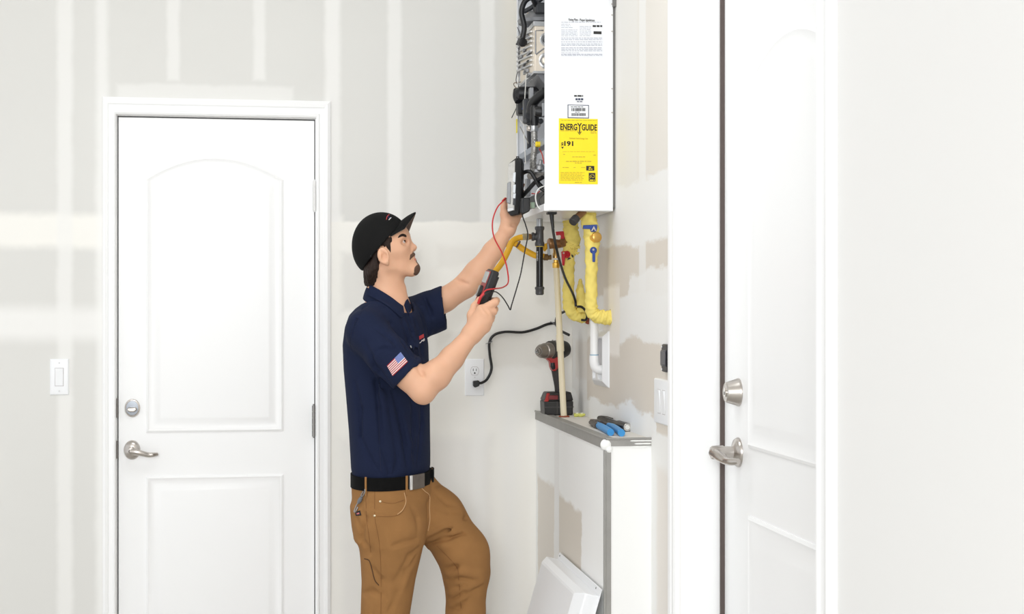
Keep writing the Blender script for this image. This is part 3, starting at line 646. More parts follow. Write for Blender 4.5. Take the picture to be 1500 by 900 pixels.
wire([I(779, 283.5, 4.50), I(785, 284, 4.48), I(791, 280, 4.46)], 0.0018, (190, 60, 52), 'wire_red')
wire([I(790, 218, 4.48), I(794, 226, 4.47), I(797, 240, 4.46)], 0.0018, (190, 60, 52), 'wire_red')
# swung-out control board in its black frame
cbY = 4.51; e1 = Vector((0.60, 0.80, 0)).normalized()   # board turned towards the camera's left
def CB(px, py, dy=0.0): return I(px, py, cbY + dy)
tl, trr, blp, brp = CB(744.5, 238), CB(755.5, 232), CB(742.5, 309), CB(753.5, 314)
mb = MB(); back = Vector((0.012, -0.045, -0.002))
mb.prism([CB(745.5, 239), CB(755.5, 231.5), CB(761, 231.5, -0.03), CB(764, 240, -0.03), CB(763, 300, -0.03), CB(759, 314, -0.03), CB(748, 317, -0.01), CB(743, 311)], (0.012, 0.02, 0)); fr = mb.build('control_frame', blackp, heater, bevel=0.003)
MB().prism([CB(744.6, 240.5, -0.033), CB(754.6, 234.5, -0.033), CB(753.6, 308.5, -0.033), CB(743.4, 306, -0.033)], (0.001, 0.006, 0)).build('circuit_board', mat('board_grey', (188, 186, 182), 0.35, 0.4, var=0.3, scale=110), fr, bevel=0.001)
MB().prism([CB(743.2, 268, -0.037), CB(748.6, 266, -0.037), CB(748, 299, -0.037), CB(742.2, 297, -0.037)], (0.0, 0.004, 0)).build('heat_sink', alu_d, fr, bevel=0.002)
for y0, y1 in ((253, 266), (271, 282), (284, 290), (291, 300)):
    MB().prism([CB(752.0, y0, -0.038), CB(755.4, y0 - 0.6, -0.038), CB(754.8, y1 + 1, -0.038), CB(751.4, y1, -0.038)], (0, 0.004, 0)).build('connector', mat('board_white', (226, 230, 234), 0.4) if y0 != 291 else blackm, fr)
MB().prism([CB(743.3, 306, -0.038), CB(752.5, 303.5, -0.038), CB(753, 308, -0.038), CB(744, 310.5, -0.038)], (0, 0.004, 0)).build('edge_cover', alu, fr, bevel=0.001)
MB().tube([CB(757, 235, -0.02), CB(757, 229.5, -0.02), CB(759.5, 229.5, -0.02), CB(759.5, 235, -0.02)], 0.0022, 8, 0).build('latch', blackp, fr)
MB().prism([CB(763, 290, -0.06), CB(776, 289, -0.06), CB(776.5, 309, -0.06), CB(766, 314, -0.06), CB(762, 312, -0.06)], (0.004, 0.05, 0)).build('transformer', blackp, fr, bevel=0.003)
MB().tube([CB(766, 291, -0.061), CB(766, 311, -0.061)], 0.0018, 6, 0).build('edge_line', blackm, fr)

# ---------------------------------------------------------------- plumbing under the heater
brass = mat('brass', (196, 158, 96), 0.35, 0.9, var=0.15, scale=60)
bronze = mat('bronze', (150, 112, 76), 0.4, 0.8, var=0.2, scale=50)
iron = mat('black_iron', (84, 84, 86), 0.42, 0.55, var=0.2, scale=40)
blackpipe = mat('black_pipe', (26, 27, 29), 0.3, 0.2, var=0.2, scale=40)
gas_yellow = mat('gas_yellow', (244, 186, 36), 0.45, var=0.05)
def P_(px, py, Y): return onY(px, py, Y)
GY = 4.75
gas = thing('gas_pipe', P_(791, 432, GY), 'black iron gas pipe with tee and drip leg under the heater', 'gas pipe')
zr = lambda py, Y=GY, px=791: P_(px, py, Y).z
cx = P_(790.5, 380, GY); V3 = lambda z: Vector((cx.x, GY, z))
MB().cyl(V3(HZ0 - 0.002), V3(zr(333)), 0.0105, seg=18).build('galvanised_nipple', mat('galvanised', (170, 174, 178), 0.4, 0.7, var=0.2, scale=60), gas)
MB().lathe(V3(0), (0, 0, 1), [(0.0135, zr(361)), (0.0155, zr(360)), (0.0155, zr(356)), (0.0128, zr(354)), (0.0128, zr(338)), (0.0155, zr(336)), (0.0155, zr(333)), (0.0135, zr(332))], 20).build('tee', iron, gas)
MB().lathe(P_(790, 347, GY), (-1, 0, 0), [(0.0115, 0.0), (0.0115, 0.016), (0.014, 0.018), (0.014, 0.024), (0.012, 0.025)], 18).build('tee_branch', iron, gas)
MB().lathe(P_(783, 347, GY), (-1, 0, 0), [(0.0085, 0), (0.0085, 0.012), (0.0105, 0.0125), (0.0105, 0.019), (0.008, 0.02), (0.008, 0.024)], 6).build('brass_adapter', bronze, gas)
MB().cyl(V3(zr(362)), V3(zr(360)), 0.0125, seg=18).build('thread_tape', mat('yellow_tape2', (222, 196, 90), 0.6), gas)
MB().cyl(V3(zr(424)), V3(zr(361.5)), 0.0112, seg=18).build('drip_leg', blackpipe, gas)
MB().lathe(V3(0), (0, 0, 1), [(0.010, zr(432.5)), (0.0135, zr(431)), (0.0135, zr(425)), (0.0155, zr(423.5)), (0.0155, zr(421)), (0.0125, zr(420))], 20).build('pipe_cap', iron, gas)
mb = MB()
for k in range(9): mb.box(P_(787.2, 369 + k * 1.6, GY - 0.0112), (0.004, 0.0008, 0.0018 if k % 3 else 0.003))
mb.build('stencil_print', mat('pale_ink', (190, 190, 190), 0.6), gas)
flex = thing('gas_hose', P_(764, 349, GY), 'yellow coated flexible gas line looping behind the raised arm', 'gas hose')
MB().tube([P_(767, 347.5, GY), P_(759, 349, GY), P_(750.5, 354, GY - 0.005), P_(744, 368, GY - 0.01), P_(734.5, 386, GY - 0.01), P_(722, 399, GY), P_(716, 385, GY + 0.03), P_(733, 362, GY + 0.05), P_(752, 356.5, GY + 0.05), P_(766, 365, GY + 0.05), P_(784, 374.5, GY + 0.05), P_(797, 376, GY + 0.05)], 0.0098, 14, 10).build('coated_tube', gas_yellow, flex)
MB().lathe(P_(774.5, 347.3, GY), (-1, 0, 0), [(0.010, 0), (0.0125, 0.001), (0.0125, 0.010), (0.0105, 0.0105), (0.0105, 0.0125), (0.012, 0.013), (0.012, 0.020), (0.009, 0.022)], 6).build('flare_nut', mat('pale_brass', (186, 176, 146), 0.35, 0.8, var=0.15), flex)
MB().tube([P_(756.5, 362.5, GY - 0.012), P_(762, 353.5, GY - 0.012)], 0.0035, 6, 0).build('tag_strap', mat('strap_brown', (92, 66, 44), 0.6), flex)
valve = thing('gas_valve', P_(805, 380, 4.80), 'brass gas shutoff valve with grey lever behind the black pipe', 'valve')
MB().lathe(P_(796, 377, 4.80), (1, -0.05, 0), [(0.009, -0.012), (0.009, 0), (0.011, 0.002), (0.011, 0.014), (0.0085, 0.016), (0.0085, 0.026)], 10).build('body', mat('dark_brass', (122, 96, 60), 0.45, 0.6, var=0.2), valve)
MB().tube([P_(795, 366, 4.80), P_(800, 361, 4.80), P_(806, 359, 4.81)], 0.0095, 12).build('yellow_tail', gas_yellow, valve)
MB().prism([P_(801.5, 357, 4.77), P_(803.5, 357, 4.77), P_(806, 372, 4.77), P_(804.5, 375, 4.77), P_(802, 373, 4.77)], (0, -0.004, 0)).build('lever', mat('lever_grey', (150, 156, 164), 0.4, 0.6), valve, bevel=0.0008)
# cream supply tube standing on the ledge
PYB = 4.78
cpvc = mat('cream_cpvc', (232, 220, 190), 0.4, var=0.04, scale=25)
cp = thing('supply_tube', (P_(826, 604, PYB).x, PYB, LZ), 'thin cream plastic pipe rising from the ledge to brass valve', 'pipe')
pb, pt = Vector((P_(826, 604, PYB).x, PYB, LZ - 0.004)), P_(814.6, 386, PYB + 0.02)
MB().cyl(pb, pt, 0.0100, seg=18).build('tube', cpvc, cp)
d_ = pt - pb; f0 = (604 - 510) / 218; f1 = (604 - 487) / 218
MB().cyl(pb + d_ * f0, pb + d_ * f1, 0.0122, seg=18).build('coupling', cpvc, cp)
mb = MB()
for k in range(14):
    an = k * 2.4; mb.ball(pb + Vector((0.013 * math.cos(an), 0.013 * math.sin(an), 0.006)), 0.004 + 0.001 * (k % 3), 6, (1.2, 1.2, 0.6))
mb.build('sealant_foam', mat('rust_sealant', (150, 74, 48), 0.8, var=0.3, scale=200), cp)
bv = thing('relief_valve', pt, 'brass pressure relief valve with red lever on the cream pipe', 'valve')
MB().lathe(P_(814.5, 391, PYB + 0.02), (0, 0, 1), [(0.0115, -0.004), (0.0125, 0.004), (0.0125, 0.012), (0.0085, 0.014), (0.0085, 0.022)], 10).build('lower_nut', mat('bright_brass', (214, 172, 84), 0.28, 0.95, var=0.15), bv)
MB().lathe(P_(814, 372, PYB + 0.02), (0, 0, 1), [(0.010, -0.014), (0.010, 0.0), (0.008, 0.004), (0.008, 0.020)], 14).build('stem', brass, bv)
MB().tube([P_(807, 357, PYB), P_(815, 357.5, PYB), P_(823, 357, PYB), P_(830, 356, PYB)], [0.017, 0.015, 0.013, 0.014], 16).build('body', bronze, bv)
MB().lathe(P_(806, 357, PYB), (-1, -0.2, 0), [(0.017, -0.004), (0.018, 0.002), (0.016, 0.006), (0.006, 0.008)], 12).build('hand_nut', bronze, bv)
MB().lathe(P_(828, 356, PYB - 0.01), (0.55, -0.8, 0.1), [(0.016, -0.01), (0.017, 0.004), (0.014, 0.010), (0.007, 0.012), (0.006, 0.018)], 8).build('cap_nut', bronze, bv)
MB().lathe(P_(824, 350, PYB), (0.2, 0, 1), [(0.010, -0.006), (0.008, 0.004), (0.004, 0.008)], 12).build('bonnet', brass, bv)
red = mat('red_lever', (190, 24, 40), 0.35, var=0.06); blue = mat('blue_lever', (42, 72, 150), 0.35, var=0.06)
MB().prism([P_(814, 339.5, PYB - 0.015), P_(829.5, 338.5, PYB - 0.015), P_(830.5, 350, PYB - 0.015), P_(822, 350.5, PYB - 0.015), P_(821.5, 345, PYB - 0.015), P_(815, 345, PYB - 0.015)], (0, 0.006, 0)).build('lever', red, bv, bevel=0.0015)
MB().prism([P_(816.5, 345, PYB - 0.017), P_(820.5, 344.5, PYB - 0.017), P_(821, 350.5, PYB - 0.017), P_(817.5, 350, PYB - 0.017)], (0, 0.002, 0)).build('lever_tag', mat('cream_tag', (226, 214, 200), 0.5), bv)
# insulated pipes: lumpy wrap with wrinkles
insul = mat('yellow_insulation', (244, 222, 120), 0.85, var=0.12, scale=30, bump=0.6, bscale=70)
def wrapped(name, pts, r, parent, seed=1, seg=22, smooth=12):
    rs = random.Random(seed); P = spline(pts, smooth); n = len(P); vs = []
    T = [(P[min(i + 1, n - 1)] - P[max(i - 1, 0)]).normalized() for i in range(n)]; u = frame(T[0])[0]
    ph = [rs.uniform(0, 6.28) for _ in range(8)]
    for i in range(n):
        u = (u - T[i] * u.dot(T[i])).normalized(); v = T[i].cross(u); k_ = i / (n - 1) * (len(r) - 1); j = min(int(k_), len(r) - 2); rr = r[j] + (r[j + 1] - r[j]) * (k_ - j)
        for k in range(seg):
            a = 2 * math.pi * k / seg
            q_ = rr * (1 + 0.07 * math.sin(3 * a + i * 0.5 + ph[0]) + 0.05 * math.sin(5 * a - i * 0.8 + ph[1]) + 0.05 * math.sin(i * 1.3 + 2 * a + ph[2]) + 0.03 * math.sin(9 * a + i * 0.31 + ph[3]))
            vs.append(P[i] + (u * math.cos(a) + v * math.sin(a)) * q_)
    fs = [(i * seg + k, i * seg + (k + 1) % seg, (i + 1) * seg + (k + 1) % seg, (i + 1) * seg + k) for i in range(n - 1) for k in range(seg)] + [tuple(range(seg - 1, -1, -1)), tuple((n - 1) * seg + k for k in range(seg))]
    return MB().add(vs, fs).build(name, insul, parent, ang=60)
def foam_end(p, n, rad, parent, seed):
    rs = random.Random(seed); mb = MB(); u, v, n = frame(n)
    for k in range(22):
        a = rs.uniform(0, 6.28); rr = rs.uniform(0.3, 1.0) * rad; mb.ball(Vector(p) + u * rr * math.cos(a) + v * rr * math.sin(a) + n * rs.uniform(-0.006, 0.004), rs.uniform(0.004, 0.007), 6)
    return mb.build('sealant_foam', MATS['rust_sealant'], parent)
CYP = 4.44
cold = thing('insulated_pipe', P_(868, 470, CYP), 'yellow insulated cold water pipe with two blue handled valves', 'pipe')
wrapped('insulation', [Vector((P_(862, 322, CYP).x, CYP + 0.02, HZ0 - 0.004)), P_(864, 330, CYP), P_(867, 350, CYP), P_(866.5, 380, CYP), P_(866, 410, CYP), P_(866, 440, CYP), P_(867, 456, CYP), P_(874, 463, CYP), P_(884, 465, CYP), P_(895.5, 466, CYP)], [0.024, 0.024, 0.023, 0.0185, 0.0175, 0.0175, 0.019, 0.020, 0.021, 0.022], cold, 3)
foam_end(P_(896.5, 463, CYP), (1, 0, 0), 0.022, cold, 4)
MB().lathe(P_(872.5, 348, CYP - 0.022), (0.35, -1, 0.05), [(0.012, -0.016), (0.0155, -0.008), (0.0155, 0.010), (0.0125, 0.0125), (0.004, 0.0135)], 24).build('valve_cap', mat('gold_brass', (224, 178, 96), 0.3, 0.85, var=0.1), cold)
MB().prism([P_(854.5, 330, CYP - 0.03), P_(875, 329.2, CYP - 0.03), P_(875, 334, CYP - 0.03), P_(873.5, 339.5, CYP - 0.03), P_(866, 340, CYP - 0.03), P_(864.5, 335.5, CYP - 0.03), P_(853.8, 335.5, CYP - 0.03)], (0, 0.006, 0)).build('valve_handle', blue, cold, bevel=0.0012)
MB().prism([P_(866, 338.5, CYP - 0.036), P_(870, 331.5, CYP - 0.036), P_(873.5, 338.5, CYP - 0.036), P_(871.8, 338.5, CYP - 0.036), P_(870, 335, CYP - 0.036), P_(867.7, 338.5, CYP - 0.036)], (0, 0.004, 0)).build('packing_clip', mat('clip_steel', (206, 196, 190), 0.3, 0.6), cold)
MB().lathe(P_(868.8, 367, CYP - 0.016), (0, -1, 0), [(0.009, -0.012), (0.0105, 0), (0.0105, 0.006), (0.008, 0.009)], 20).build('valve_hub', blue, cold)
MB().prism([P_(867.3, 366, CYP - 0.022), P_(871.6, 366, CYP - 0.022), P_(871.4, 384, CYP - 0.022), P_(867.6, 384, CYP - 0.022)], (0, -0.006, 0)).build('valve_handle', blue, cold, bevel=0.0015)
MB().lathe(P_(869, 366, CYP - 0.028), (0, -1, 0), [(0.0035, 0), (0.003, 0.003)], 10).build('screw', nickel, cold)
HYP = 4.77
hot = thing('insulated_pipe', P_(838, 465, HYP), 'yellow insulated hot water pipe with red handled valve', 'pipe')
wrapped('insulation', [Vector((P_(835, 325, HYP).x, HYP, HZ0 - 0.004)), P_(836, 335, HYP), P_(838, 355, HYP), P_(833, 372, HYP), P_(833, 390, HYP), P_(833, 415, HYP), P_(833, 438, HYP), P_(836, 455, HYP), P_(846, 463, HYP), P_(858, 465, HYP)], [0.022, 0.024, 0.026, 0.021, 0.0185, 0.0175, 0.019, 0.020, 0.019, 0.018], hot, 8)
wrapped('insulation_scrap', [P_(850, 409, HYP + 0.01), P_(850, 425, HYP), P_(852, 445, HYP - 0.01), P_(852, 458, HYP - 0.01)], [0.004, 0.013, 0.018, 0.017], hot, 9)
foam_end(P_(861, 467, HYP), (1, 0, 0), 0.013, hot, 5)
mb = MB(); rs = random.Random(2)
for k in range(40):
    a = P_(836 + rs.uniform(-2, 4), 366 + rs.uniform(-5, 5), HYP - 0.02); mb.tube([a, a + Vector((rs.uniform(0.0, 0.028), rs.uniform(-0.01, 0.005), rs.uniform(-0.012, 0.012)))], 0.0022, 5, 0)
tag(mb.build('loose_fibre', insul, hot), kind='stuff')
MB().lathe(P_(829.5, 373, HYP - 0.024), (0.5, -1, 0), [(0.008, -0.012), (0.012, 0), (0.012, 0.006), (0.009, 0.010)], 18).build('valve_hub', red, hot)
MB().prism([P_(822.5, 368.5, HYP - 0.045), P_(829, 368, HYP - 0.045), P_(828.5, 376, HYP - 0.045), P_(827, 389.5, HYP - 0.045), P_(824, 389, HYP - 0.045)], (0, 0.008, 0)).build('valve_handle', red, hot, bevel=0.002)
MB().lathe(P_(825.5, 371, HYP - 0.046), (0, -1, 0), [(0.0032, 0), (0.0026, 0.003)], 10).build('screw', nickel, hot)
MB().prism([P_(834, 374.5, HYP - 0.02), P_(839.5, 371.5, HYP - 0.02), P_(840, 377, HYP - 0.02), P_(831, 381.5, HYP - 0.02)], (0, 0.004, 0)).build('dark_tag', mat('green_black', (54, 62, 56), 0.6), hot)
# bronze drain valve poking down at an angle
dv = thing('drain_valve', P_(845, 318, 4.39), 'short bronze tailpiece with black cap angled below the heater', 'valve')
MB().cyl(Vector((P_(855, 308, 4.41).x, 4.41, HZ0 + 0.001)), P_(842.5, 321.5, 4.385), 0.0105, 0.0108, 18).build('tailpiece', bronze, dv)
MB().lathe(P_(841.3, 322.8, 4.384), (P_(842.5, 321.5, 4.385) - P_(855, 307, 4.41)), [(0.0125, -0.012), (0.0130, -0.010), (0.0130, 0.010), (0.011, 0.012)], 14).build('cap', mat('cap_black', (48, 46, 46), 0.5), dv)
# white drain elbow into the recessed wall box
DY = 4.51
box_ = thing('outlet_box', (XR, 4.55, Rw(885, 570).z), 'white recessed plastic box frame set in the right wall', 'wall box')
by0, by1 = Rw(893, 456).y, Rw(872, 456).y; bz0, bz1 = Rw(890, 568).z, Rw(890, 485).z; bw = 0.045
mb = MB(); T_ = lambda y, z, h: (XR - h, y, z)
def ring(d, h): return [T_(by0 + d, bz0 + d * 0.6, h), T_(by1 - d, bz0 + d * 0.6, h), T_(by1 - d, bz1 - d * 0.6, h), T_(by0 + d, bz1 - d * 0.6, h)]
vs = ring(0, 0) + ring(0.004, 0.004) + ring(0.03, 0.016) + ring(0.038, 0.016) + ring(0.045, 0.001)
mb.add(vs, [(i * 4 + k, i * 4 + (k + 1) % 4, i * 4 + 4 + (k + 1) % 4, i * 4 + 4 + k) for i in range(4) for k in range(4)]); mb.build('frame', plastic_white, box_, ang=15)
MB().box2((XR - 0.0012, by0 + 0.044, bz0 + 0.025), (XR, by1 - 0.044, bz1 - 0.025)).build('recess', mat('recess_grey', (206, 206, 210), 0.5), box_)
drain = thing('drain_pipe', P_(875, 545, DY), 'white plastic drain pipe with elbow below the cold pipe', 'pipe')
pvc = mat('white_pvc', (246, 246, 246), 0.35, var=0.01)
dx = P_(870.5, 500, DY).x; ra = 0.0125
MB().cyl((dx, DY, P_(870, 470, DY).z), (dx, DY, P_(870, 522, DY).z), ra, seg=20).build('pipe', pvc, drain)
MB().cyl((dx, DY, P_(870, 520.6, DY).z), (dx, DY, P_(870, 519.6, DY).z), ra + 0.0006, seg=20).build('primer_ring', mat('blue_primer', (96, 160, 196), 0.5), drain)
MB().tube([(dx, DY, P_(870, 521, DY).z), (dx, DY, P_(870, 531, DY).z), (dx + 0.005, DY, P_(870, 538.5, DY).z), (dx + 0.016, DY, P_(870, 541.5, DY).z), (XR - 0.004, DY, P_(870, 541.5, DY).z)], ra + 0.0022, 20, 8).build('elbow', pvc, drain)
MB().box((XR - 0.012, DY + 0.03, P_(880, 550, DY).z), (0.02, 0.03, 0.028)).build('trap_adapter', pvc, drain, bevel=0.002)

# ---------------------------------------------------------------- heater power cord
cord = thing('power_cord', B(697, 562, 0.01), 'black power cord running from the outlet to the heater', 'power cord')
cordm = mat('cord_black', (18, 18, 18), 0.35, var=0.2)
bq = lambda px, py, o=0.012: B(px, py, o)
MB().tube([bq(699, 561.5, 0.024), bq(706, 561, 0.022), bq(714, 555, 0.014), bq(720, 540), bq(717.5, 520), bq(717, 502), bq(724, 491), bq(740, 486.5), bq(765, 487), bq(785, 482), bq(801, 475.5), bq(812, 474), bq(816, 478, 0.05), bq(822, 485, 0.12), bq(833.5, 491, 0.16)], 0.0046, 12, 10).build('cable', cordm, cord)
MB().tube([P_(815, 476, 4.96), P_(814.5, 469, 4.95), P_(818, 462, 4.90), P_(829, 456, 4.84), P_(836, 458, 4.82)], 0.0044, 12, 8).build('cable', cordm, cord)
MB().tube([P_(845, 449.5, 4.70), P_(852, 450, 4.70), P_(858, 456, 4.71), P_(860, 464, 4.72), P_(857.5, 469, 4.73), P_(852, 469, 4.74)], 0.004, 10, 8).build('cable', cordm, cord)
MB().tube([P_(808.5, 316, 4.44), P_(810.5, 340, 4.44), P_(817, 372, 4.46), P_(827, 405, 4.58), P_(838, 428, 4.68), P_(842.5, 440, 4.715), P_(843.5, 449, 4.72)], [0.0044, 0.0042, 0.004, 0.004, 0.004, 0.004], 12, 10).build('cable', cordm, cord)
MB().tube([P_(808, 312, 4.44), P_(808.6, 322, 4.44), P_(810, 334, 4.44)], [0.0075, 0.006, 0.0045], 12, 6).build('strain_relief', blackp, cord)
MB().box(Vector((P_(808, 311, 4.44).x, 4.44, HZ0 - 0.004)), (0.028, 0.028, 0.008)).build('bushing', blackp, cord, bevel=0.002)
pc = B(697, 562, 0.008)
MB().prism([pc + Vector(v) for v in ((-0.011, 0, 0.009), (0.008, 0, 0.011), (0.013, 0, 0.002), (0.008, 0, -0.009), (-0.006, 0, -0.0135), (-0.011, 0, -0.006))], (0, -0.022, 0)).build('plug', cordm, cord, bevel=0.003)
for px, py, rr in ((717, 502, 40), (811, 474, -10)):
    c = B(px, py, 0.012); mb = MB(); d = Vector((math.cos(math.radians(rr - 20)), 0, math.sin(math.radians(rr - 20))))
    mb.tube([c - d * 0.011 + Vector((0, 0.011, 0)), c - d * 0.007 + Vector((0, -0.004, 0)), c + Vector((0, -0.006, 0)), c + d * 0.007 + Vector((0, -0.004, 0)), c + d * 0.011 + Vector((0, 0.011, 0))], 0.0014, 6); mb.build('cable_clip', mat('clip_grey', (140, 140, 142), 0.4, 0.6), cord)
# ---------------------------------------------------------------- cordless drill standing on the ledge
DYY = 4.90
def D(px, py, dy=0.0): return onY(px, py, DYY + dy)
db = D(815, 604); drill = thing('cordless_drill', (db.x, DYY, LZ), 'red and black cordless drill standing on the ledge behind the cream pipe', 'drill')
dblack = mat('drill_black', (36, 34, 34), 0.45, var=0.25, scale=60); dred = mat('drill_red', (168, 40, 38), 0.4, var=0.1, scale=40); dgrey = mat('drill_gunmetal', (142, 134, 126), 0.36, 0.7, var=0.25, scale=60)
dz = LZ - D(815, 604).z
def DD(px, py, dy=0.0): p = D(px, py, dy); p.z += dz; return p
zb = LZ
b0, b1 = D(794, 600).x, D(836.5, 600).x; bx = 0.045
def frustum(mb, x0, x1, y0, y1, z0, x2, x3, y2, y3, z1):
    vs = [(x0, y0, z0), (x1, y0, z0), (x1, y1, z0), (x0, y1, z0), (x2, y2, z1), (x3, y2, z1), (x3, y3, z1), (x2, y3, z1)]
    return mb.add(vs, [(3, 2, 1, 0), (4, 5, 6, 7), (0, 1, 5, 4), (1, 2, 6, 5), (2, 3, 7, 6), (3, 0, 4, 7)])
zt = LZ + 0.076
bat = frustum(MB(), b0 + 0.002, b1 - 0.002, DYY - bx, DYY + bx, LZ, b0, b1, DYY - bx, DYY + bx, LZ + 0.048).build('battery', dblack, drill, bevel=0.005)
frustum(MB(), b0, b1, DYY - bx, DYY + bx, LZ + 0.048, b0 + 0.010, b1 - 0.006, DYY - bx + 0.012, DYY + bx - 0.012, zt).build('base', dblack, drill, bevel=0.004)
frustum(MB(), b0 + 0.0005, b0 + 0.014, DYY - bx - 0.002, DYY - bx + 0.02, LZ + 0.046, b0 + 0.010, b0 + 0.020, DYY - bx + 0.008, DYY - bx + 0.025, zt - 0.003).build('red_corner', dred, drill, bevel=0.002)
frustum(MB(), D(817, 600).x, D(823, 600).x, DYY - bx - 0.003, DYY - bx + 0.02, LZ + 0.044, D(818, 600).x, D(822.5, 600).x, DYY - bx + 0.008, DYY - bx + 0.025, zt - 0.002).build('red_latch', dred, drill, bevel=0.002)
MB().box2((D(800, 600).x, DYY - bx - 0.0015, LZ + 0.052), (D(814, 600).x, DYY - bx + 0.012, LZ + 0.066)).build('battery_badge', mat('badge_red', (120, 36, 40), 0.4, var=0.3, scale=150), drill, bevel=0.002)
mb = MB(); mb.box2((b0 - 0.0008, DYY - bx - 0.001, LZ + 0.026), (b1, DYY - bx, LZ + 0.029)); mb.box2((D(812, 600).x, DYY - bx - 0.0012, LZ + 0.004), (D(813.2, 600).x, DYY - bx, LZ + 0.046)); mb.build('battery_groove', mat('groove', (70, 68, 66), 0.6), bat)
# grip: swept rounded section
MB().tube([DD(820.5, 576), DD(818.5, 560), DD(816, 545), DD(815, 533), DD(817, 520)], [0.0165, 0.0155, 0.0165, 0.0185, 0.021], 16, 6).build('grip', mat('grip_rubber', (46, 43, 42), 0.6, var=0.25, scale=120, bump=0.5, bscale=300), drill)
MB().prism([DD(800, 521.5, -0.024), DD(806, 519, -0.024), DD(822, 518, -0.024), DD(826, 523, -0.024), DD(824, 532, -0.024), DD(818.5, 535, -0.024), DD(814.5, 540.5, -0.024), DD(810, 540.5, -0.024), DD(807.5, 534, -0.024), DD(806.5, 527, -0.024)], (0, 0.046, 0)).build('red_yoke', dred, drill, bevel=0.004)
MB().tube([DD(809.5, 528, -0.022), DD(809.8, 533, -0.022), DD(811, 537.5, -0.022)], [0.007, 0.0085, 0.006], 12).build('trigger', blackp, drill)
# gearcase and chuck along an axis that points left and towards the viewer
ax0, ax1 = DD(826, 508, 0.03), DD(787, 511.5, -0.055); dax = (ax1 - ax0); Ld = dax.length
MB().lathe(ax0, dax, [(0.018, -0.012), (0.026, -0.006), (0.030, 0.008), (0.030, Ld * 0.42), (0.029, Ld * 0.45)], 24).build('motor_housing', dblack, drill)
MB().lathe(ax0, dax, [(0.030, Ld * 0.30), (0.0312, Ld * 0.32), (0.0312, Ld * 0.52), (0.028, Ld * 0.55)], 24).build('clutch_ring', mat('clutch_grey', (70, 66, 62), 0.5, 0.3, var=0.3, scale=80), drill)
MB().lathe(ax0, dax, [(0.0255, Ld * 0.5), (0.0262, Ld * 0.56), (0.0235, Ld * 0.57), (0.0235, Ld * 0.60), (0.026, Ld * 0.61), (0.0255, Ld * 0.74), (0.0225, Ld * 0.76), (0.0235, Ld * 0.78), (0.0225, Ld * 0.87), (0.016, Ld * 0.95), (0.012, Ld * 0.96), (0.0115, Ld * 0.99)], 24).build('chuck', dgrey, drill)
for k in range(3):
    a = k * 2.094 + 0.4; u_, v_, n_ = frame(dax); off = (u_ * math.cos(a) + v_ * math.sin(a)) * 0.0055
    MB().cyl(ax0 + n_ * Ld * 0.95 + off, ax0 + n_ * Ld * 1.04 + off * 0.7, 0.0042, 0.0022, 8).build('chuck_jaw', steel, drill)
mb = MB()
for k in range(12):
    a = k * 2 * math.pi / 12; u_, v_, n_ = frame(dax); off = (u_ * math.cos(a) + v_ * math.sin(a)) * 0.0313; mb.box(ax0 + n_ * Ld * 0.42 + off, (0.004, 0.004, 0.006))
mb.build('clutch_marks', mat('mark_grey', (160, 156, 150), 0.5), drill)
# ---------------------------------------------------------------- pliers, flashlight, wire nuts on the ledge
def G(px, py, h=0.0):                  # point on the ledge top seen at this pixel
    tt = (CAMZ - LZ - h) * F / (py - HZ); return at(px, py, tt)
pl = thing('pliers', G(885, 626), 'pliers with two bright blue grips lying open on the ledge', 'pliers')
pblue = mat('grip_blue', (48, 146, 212), 0.4, var=0.05, scale=50); psteel = mat('dark_tool_steel', (78, 70, 66), 0.4, 0.7, var=0.2)
def Gz(px, py, h): p = G(px, py); p.z = LZ + h; return p
A_, J_ = Gz(866.5, 625.0, 0.010), Gz(874.5, 628.5, 0.010)
MB().tube([Gz(865.0, 623.5, 0.009), Gz(870.5, 626.0, 0.010), Gz(875.5, 629.0, 0.010)], [0.006, 0.010, 0.009], 10, 4).build('jaw', psteel, pl)
MB().tube([Gz(866.0, 621.5, 0.010), Gz(873.5, 623.5, 0.011), Gz(880.5, 626.5, 0.011)], [0.005, 0.008, 0.008], 10, 4).build('jaw', psteel, pl)
MB().lathe(Gz(874.5, 627.2, 0.017), (0, 0, 1), [(0.007, -0.004), (0.007, 0.002), (0.004, 0.004)], 14).build('pivot', psteel, pl)
MB().tube([Gz(874.5, 627.5, 0.010), Gz(882.5, 631.5, 0.010), Gz(888.5, 635.0, 0.010), Gz(894.5, 639.0, 0.010)], [0.009, 0.0105, 0.0105, 0.010], 14, 6).build('grip', pblue, pl)
MB().tube([Gz(879.5, 625.0, 0.010), Gz(891.5, 627.5, 0.010)], [0.006, 0.006], 10, 0).build('handle_shank', psteel, pl)
MB().tube([Gz(891.5, 628.0, 0.010), Gz(898.5, 631.0, 0.010), Gz(904.5, 635.0, 0.010), Gz(910.5, 640.0, 0.010)], [0.007, 0.0095, 0.0095, 0.010], 14, 6).build('grip', pblue, pl)
fl = thing('flashlight', G(905, 627), 'small black flashlight lying on the ledge behind the blue pliers', 'flashlight')
fa, fb = Gz(878, 618.0, 0.0105), Gz(919, 632.8, 0.0125); fd = fb - fa; FL = fd.length; fblack = mat('flashlight_black', (24, 23, 23), 0.35, 0.3, var=0.2)
prof = [(0.005, 0), (0.008, 0.002)]
for k in range(8): prof += [(0.0085, 0.02 + k * 0.018), (0.0078, 0.025 + k * 0.018), (0.0085, 0.03 + k * 0.018)]
prof += [(0.0088, FL * 0.62), (0.0125, FL * 0.72), (0.0125, FL * 0.97), (0.0118, FL)]
MB().lathe(fa, fd, prof, 20).build('barrel', fblack, fl)
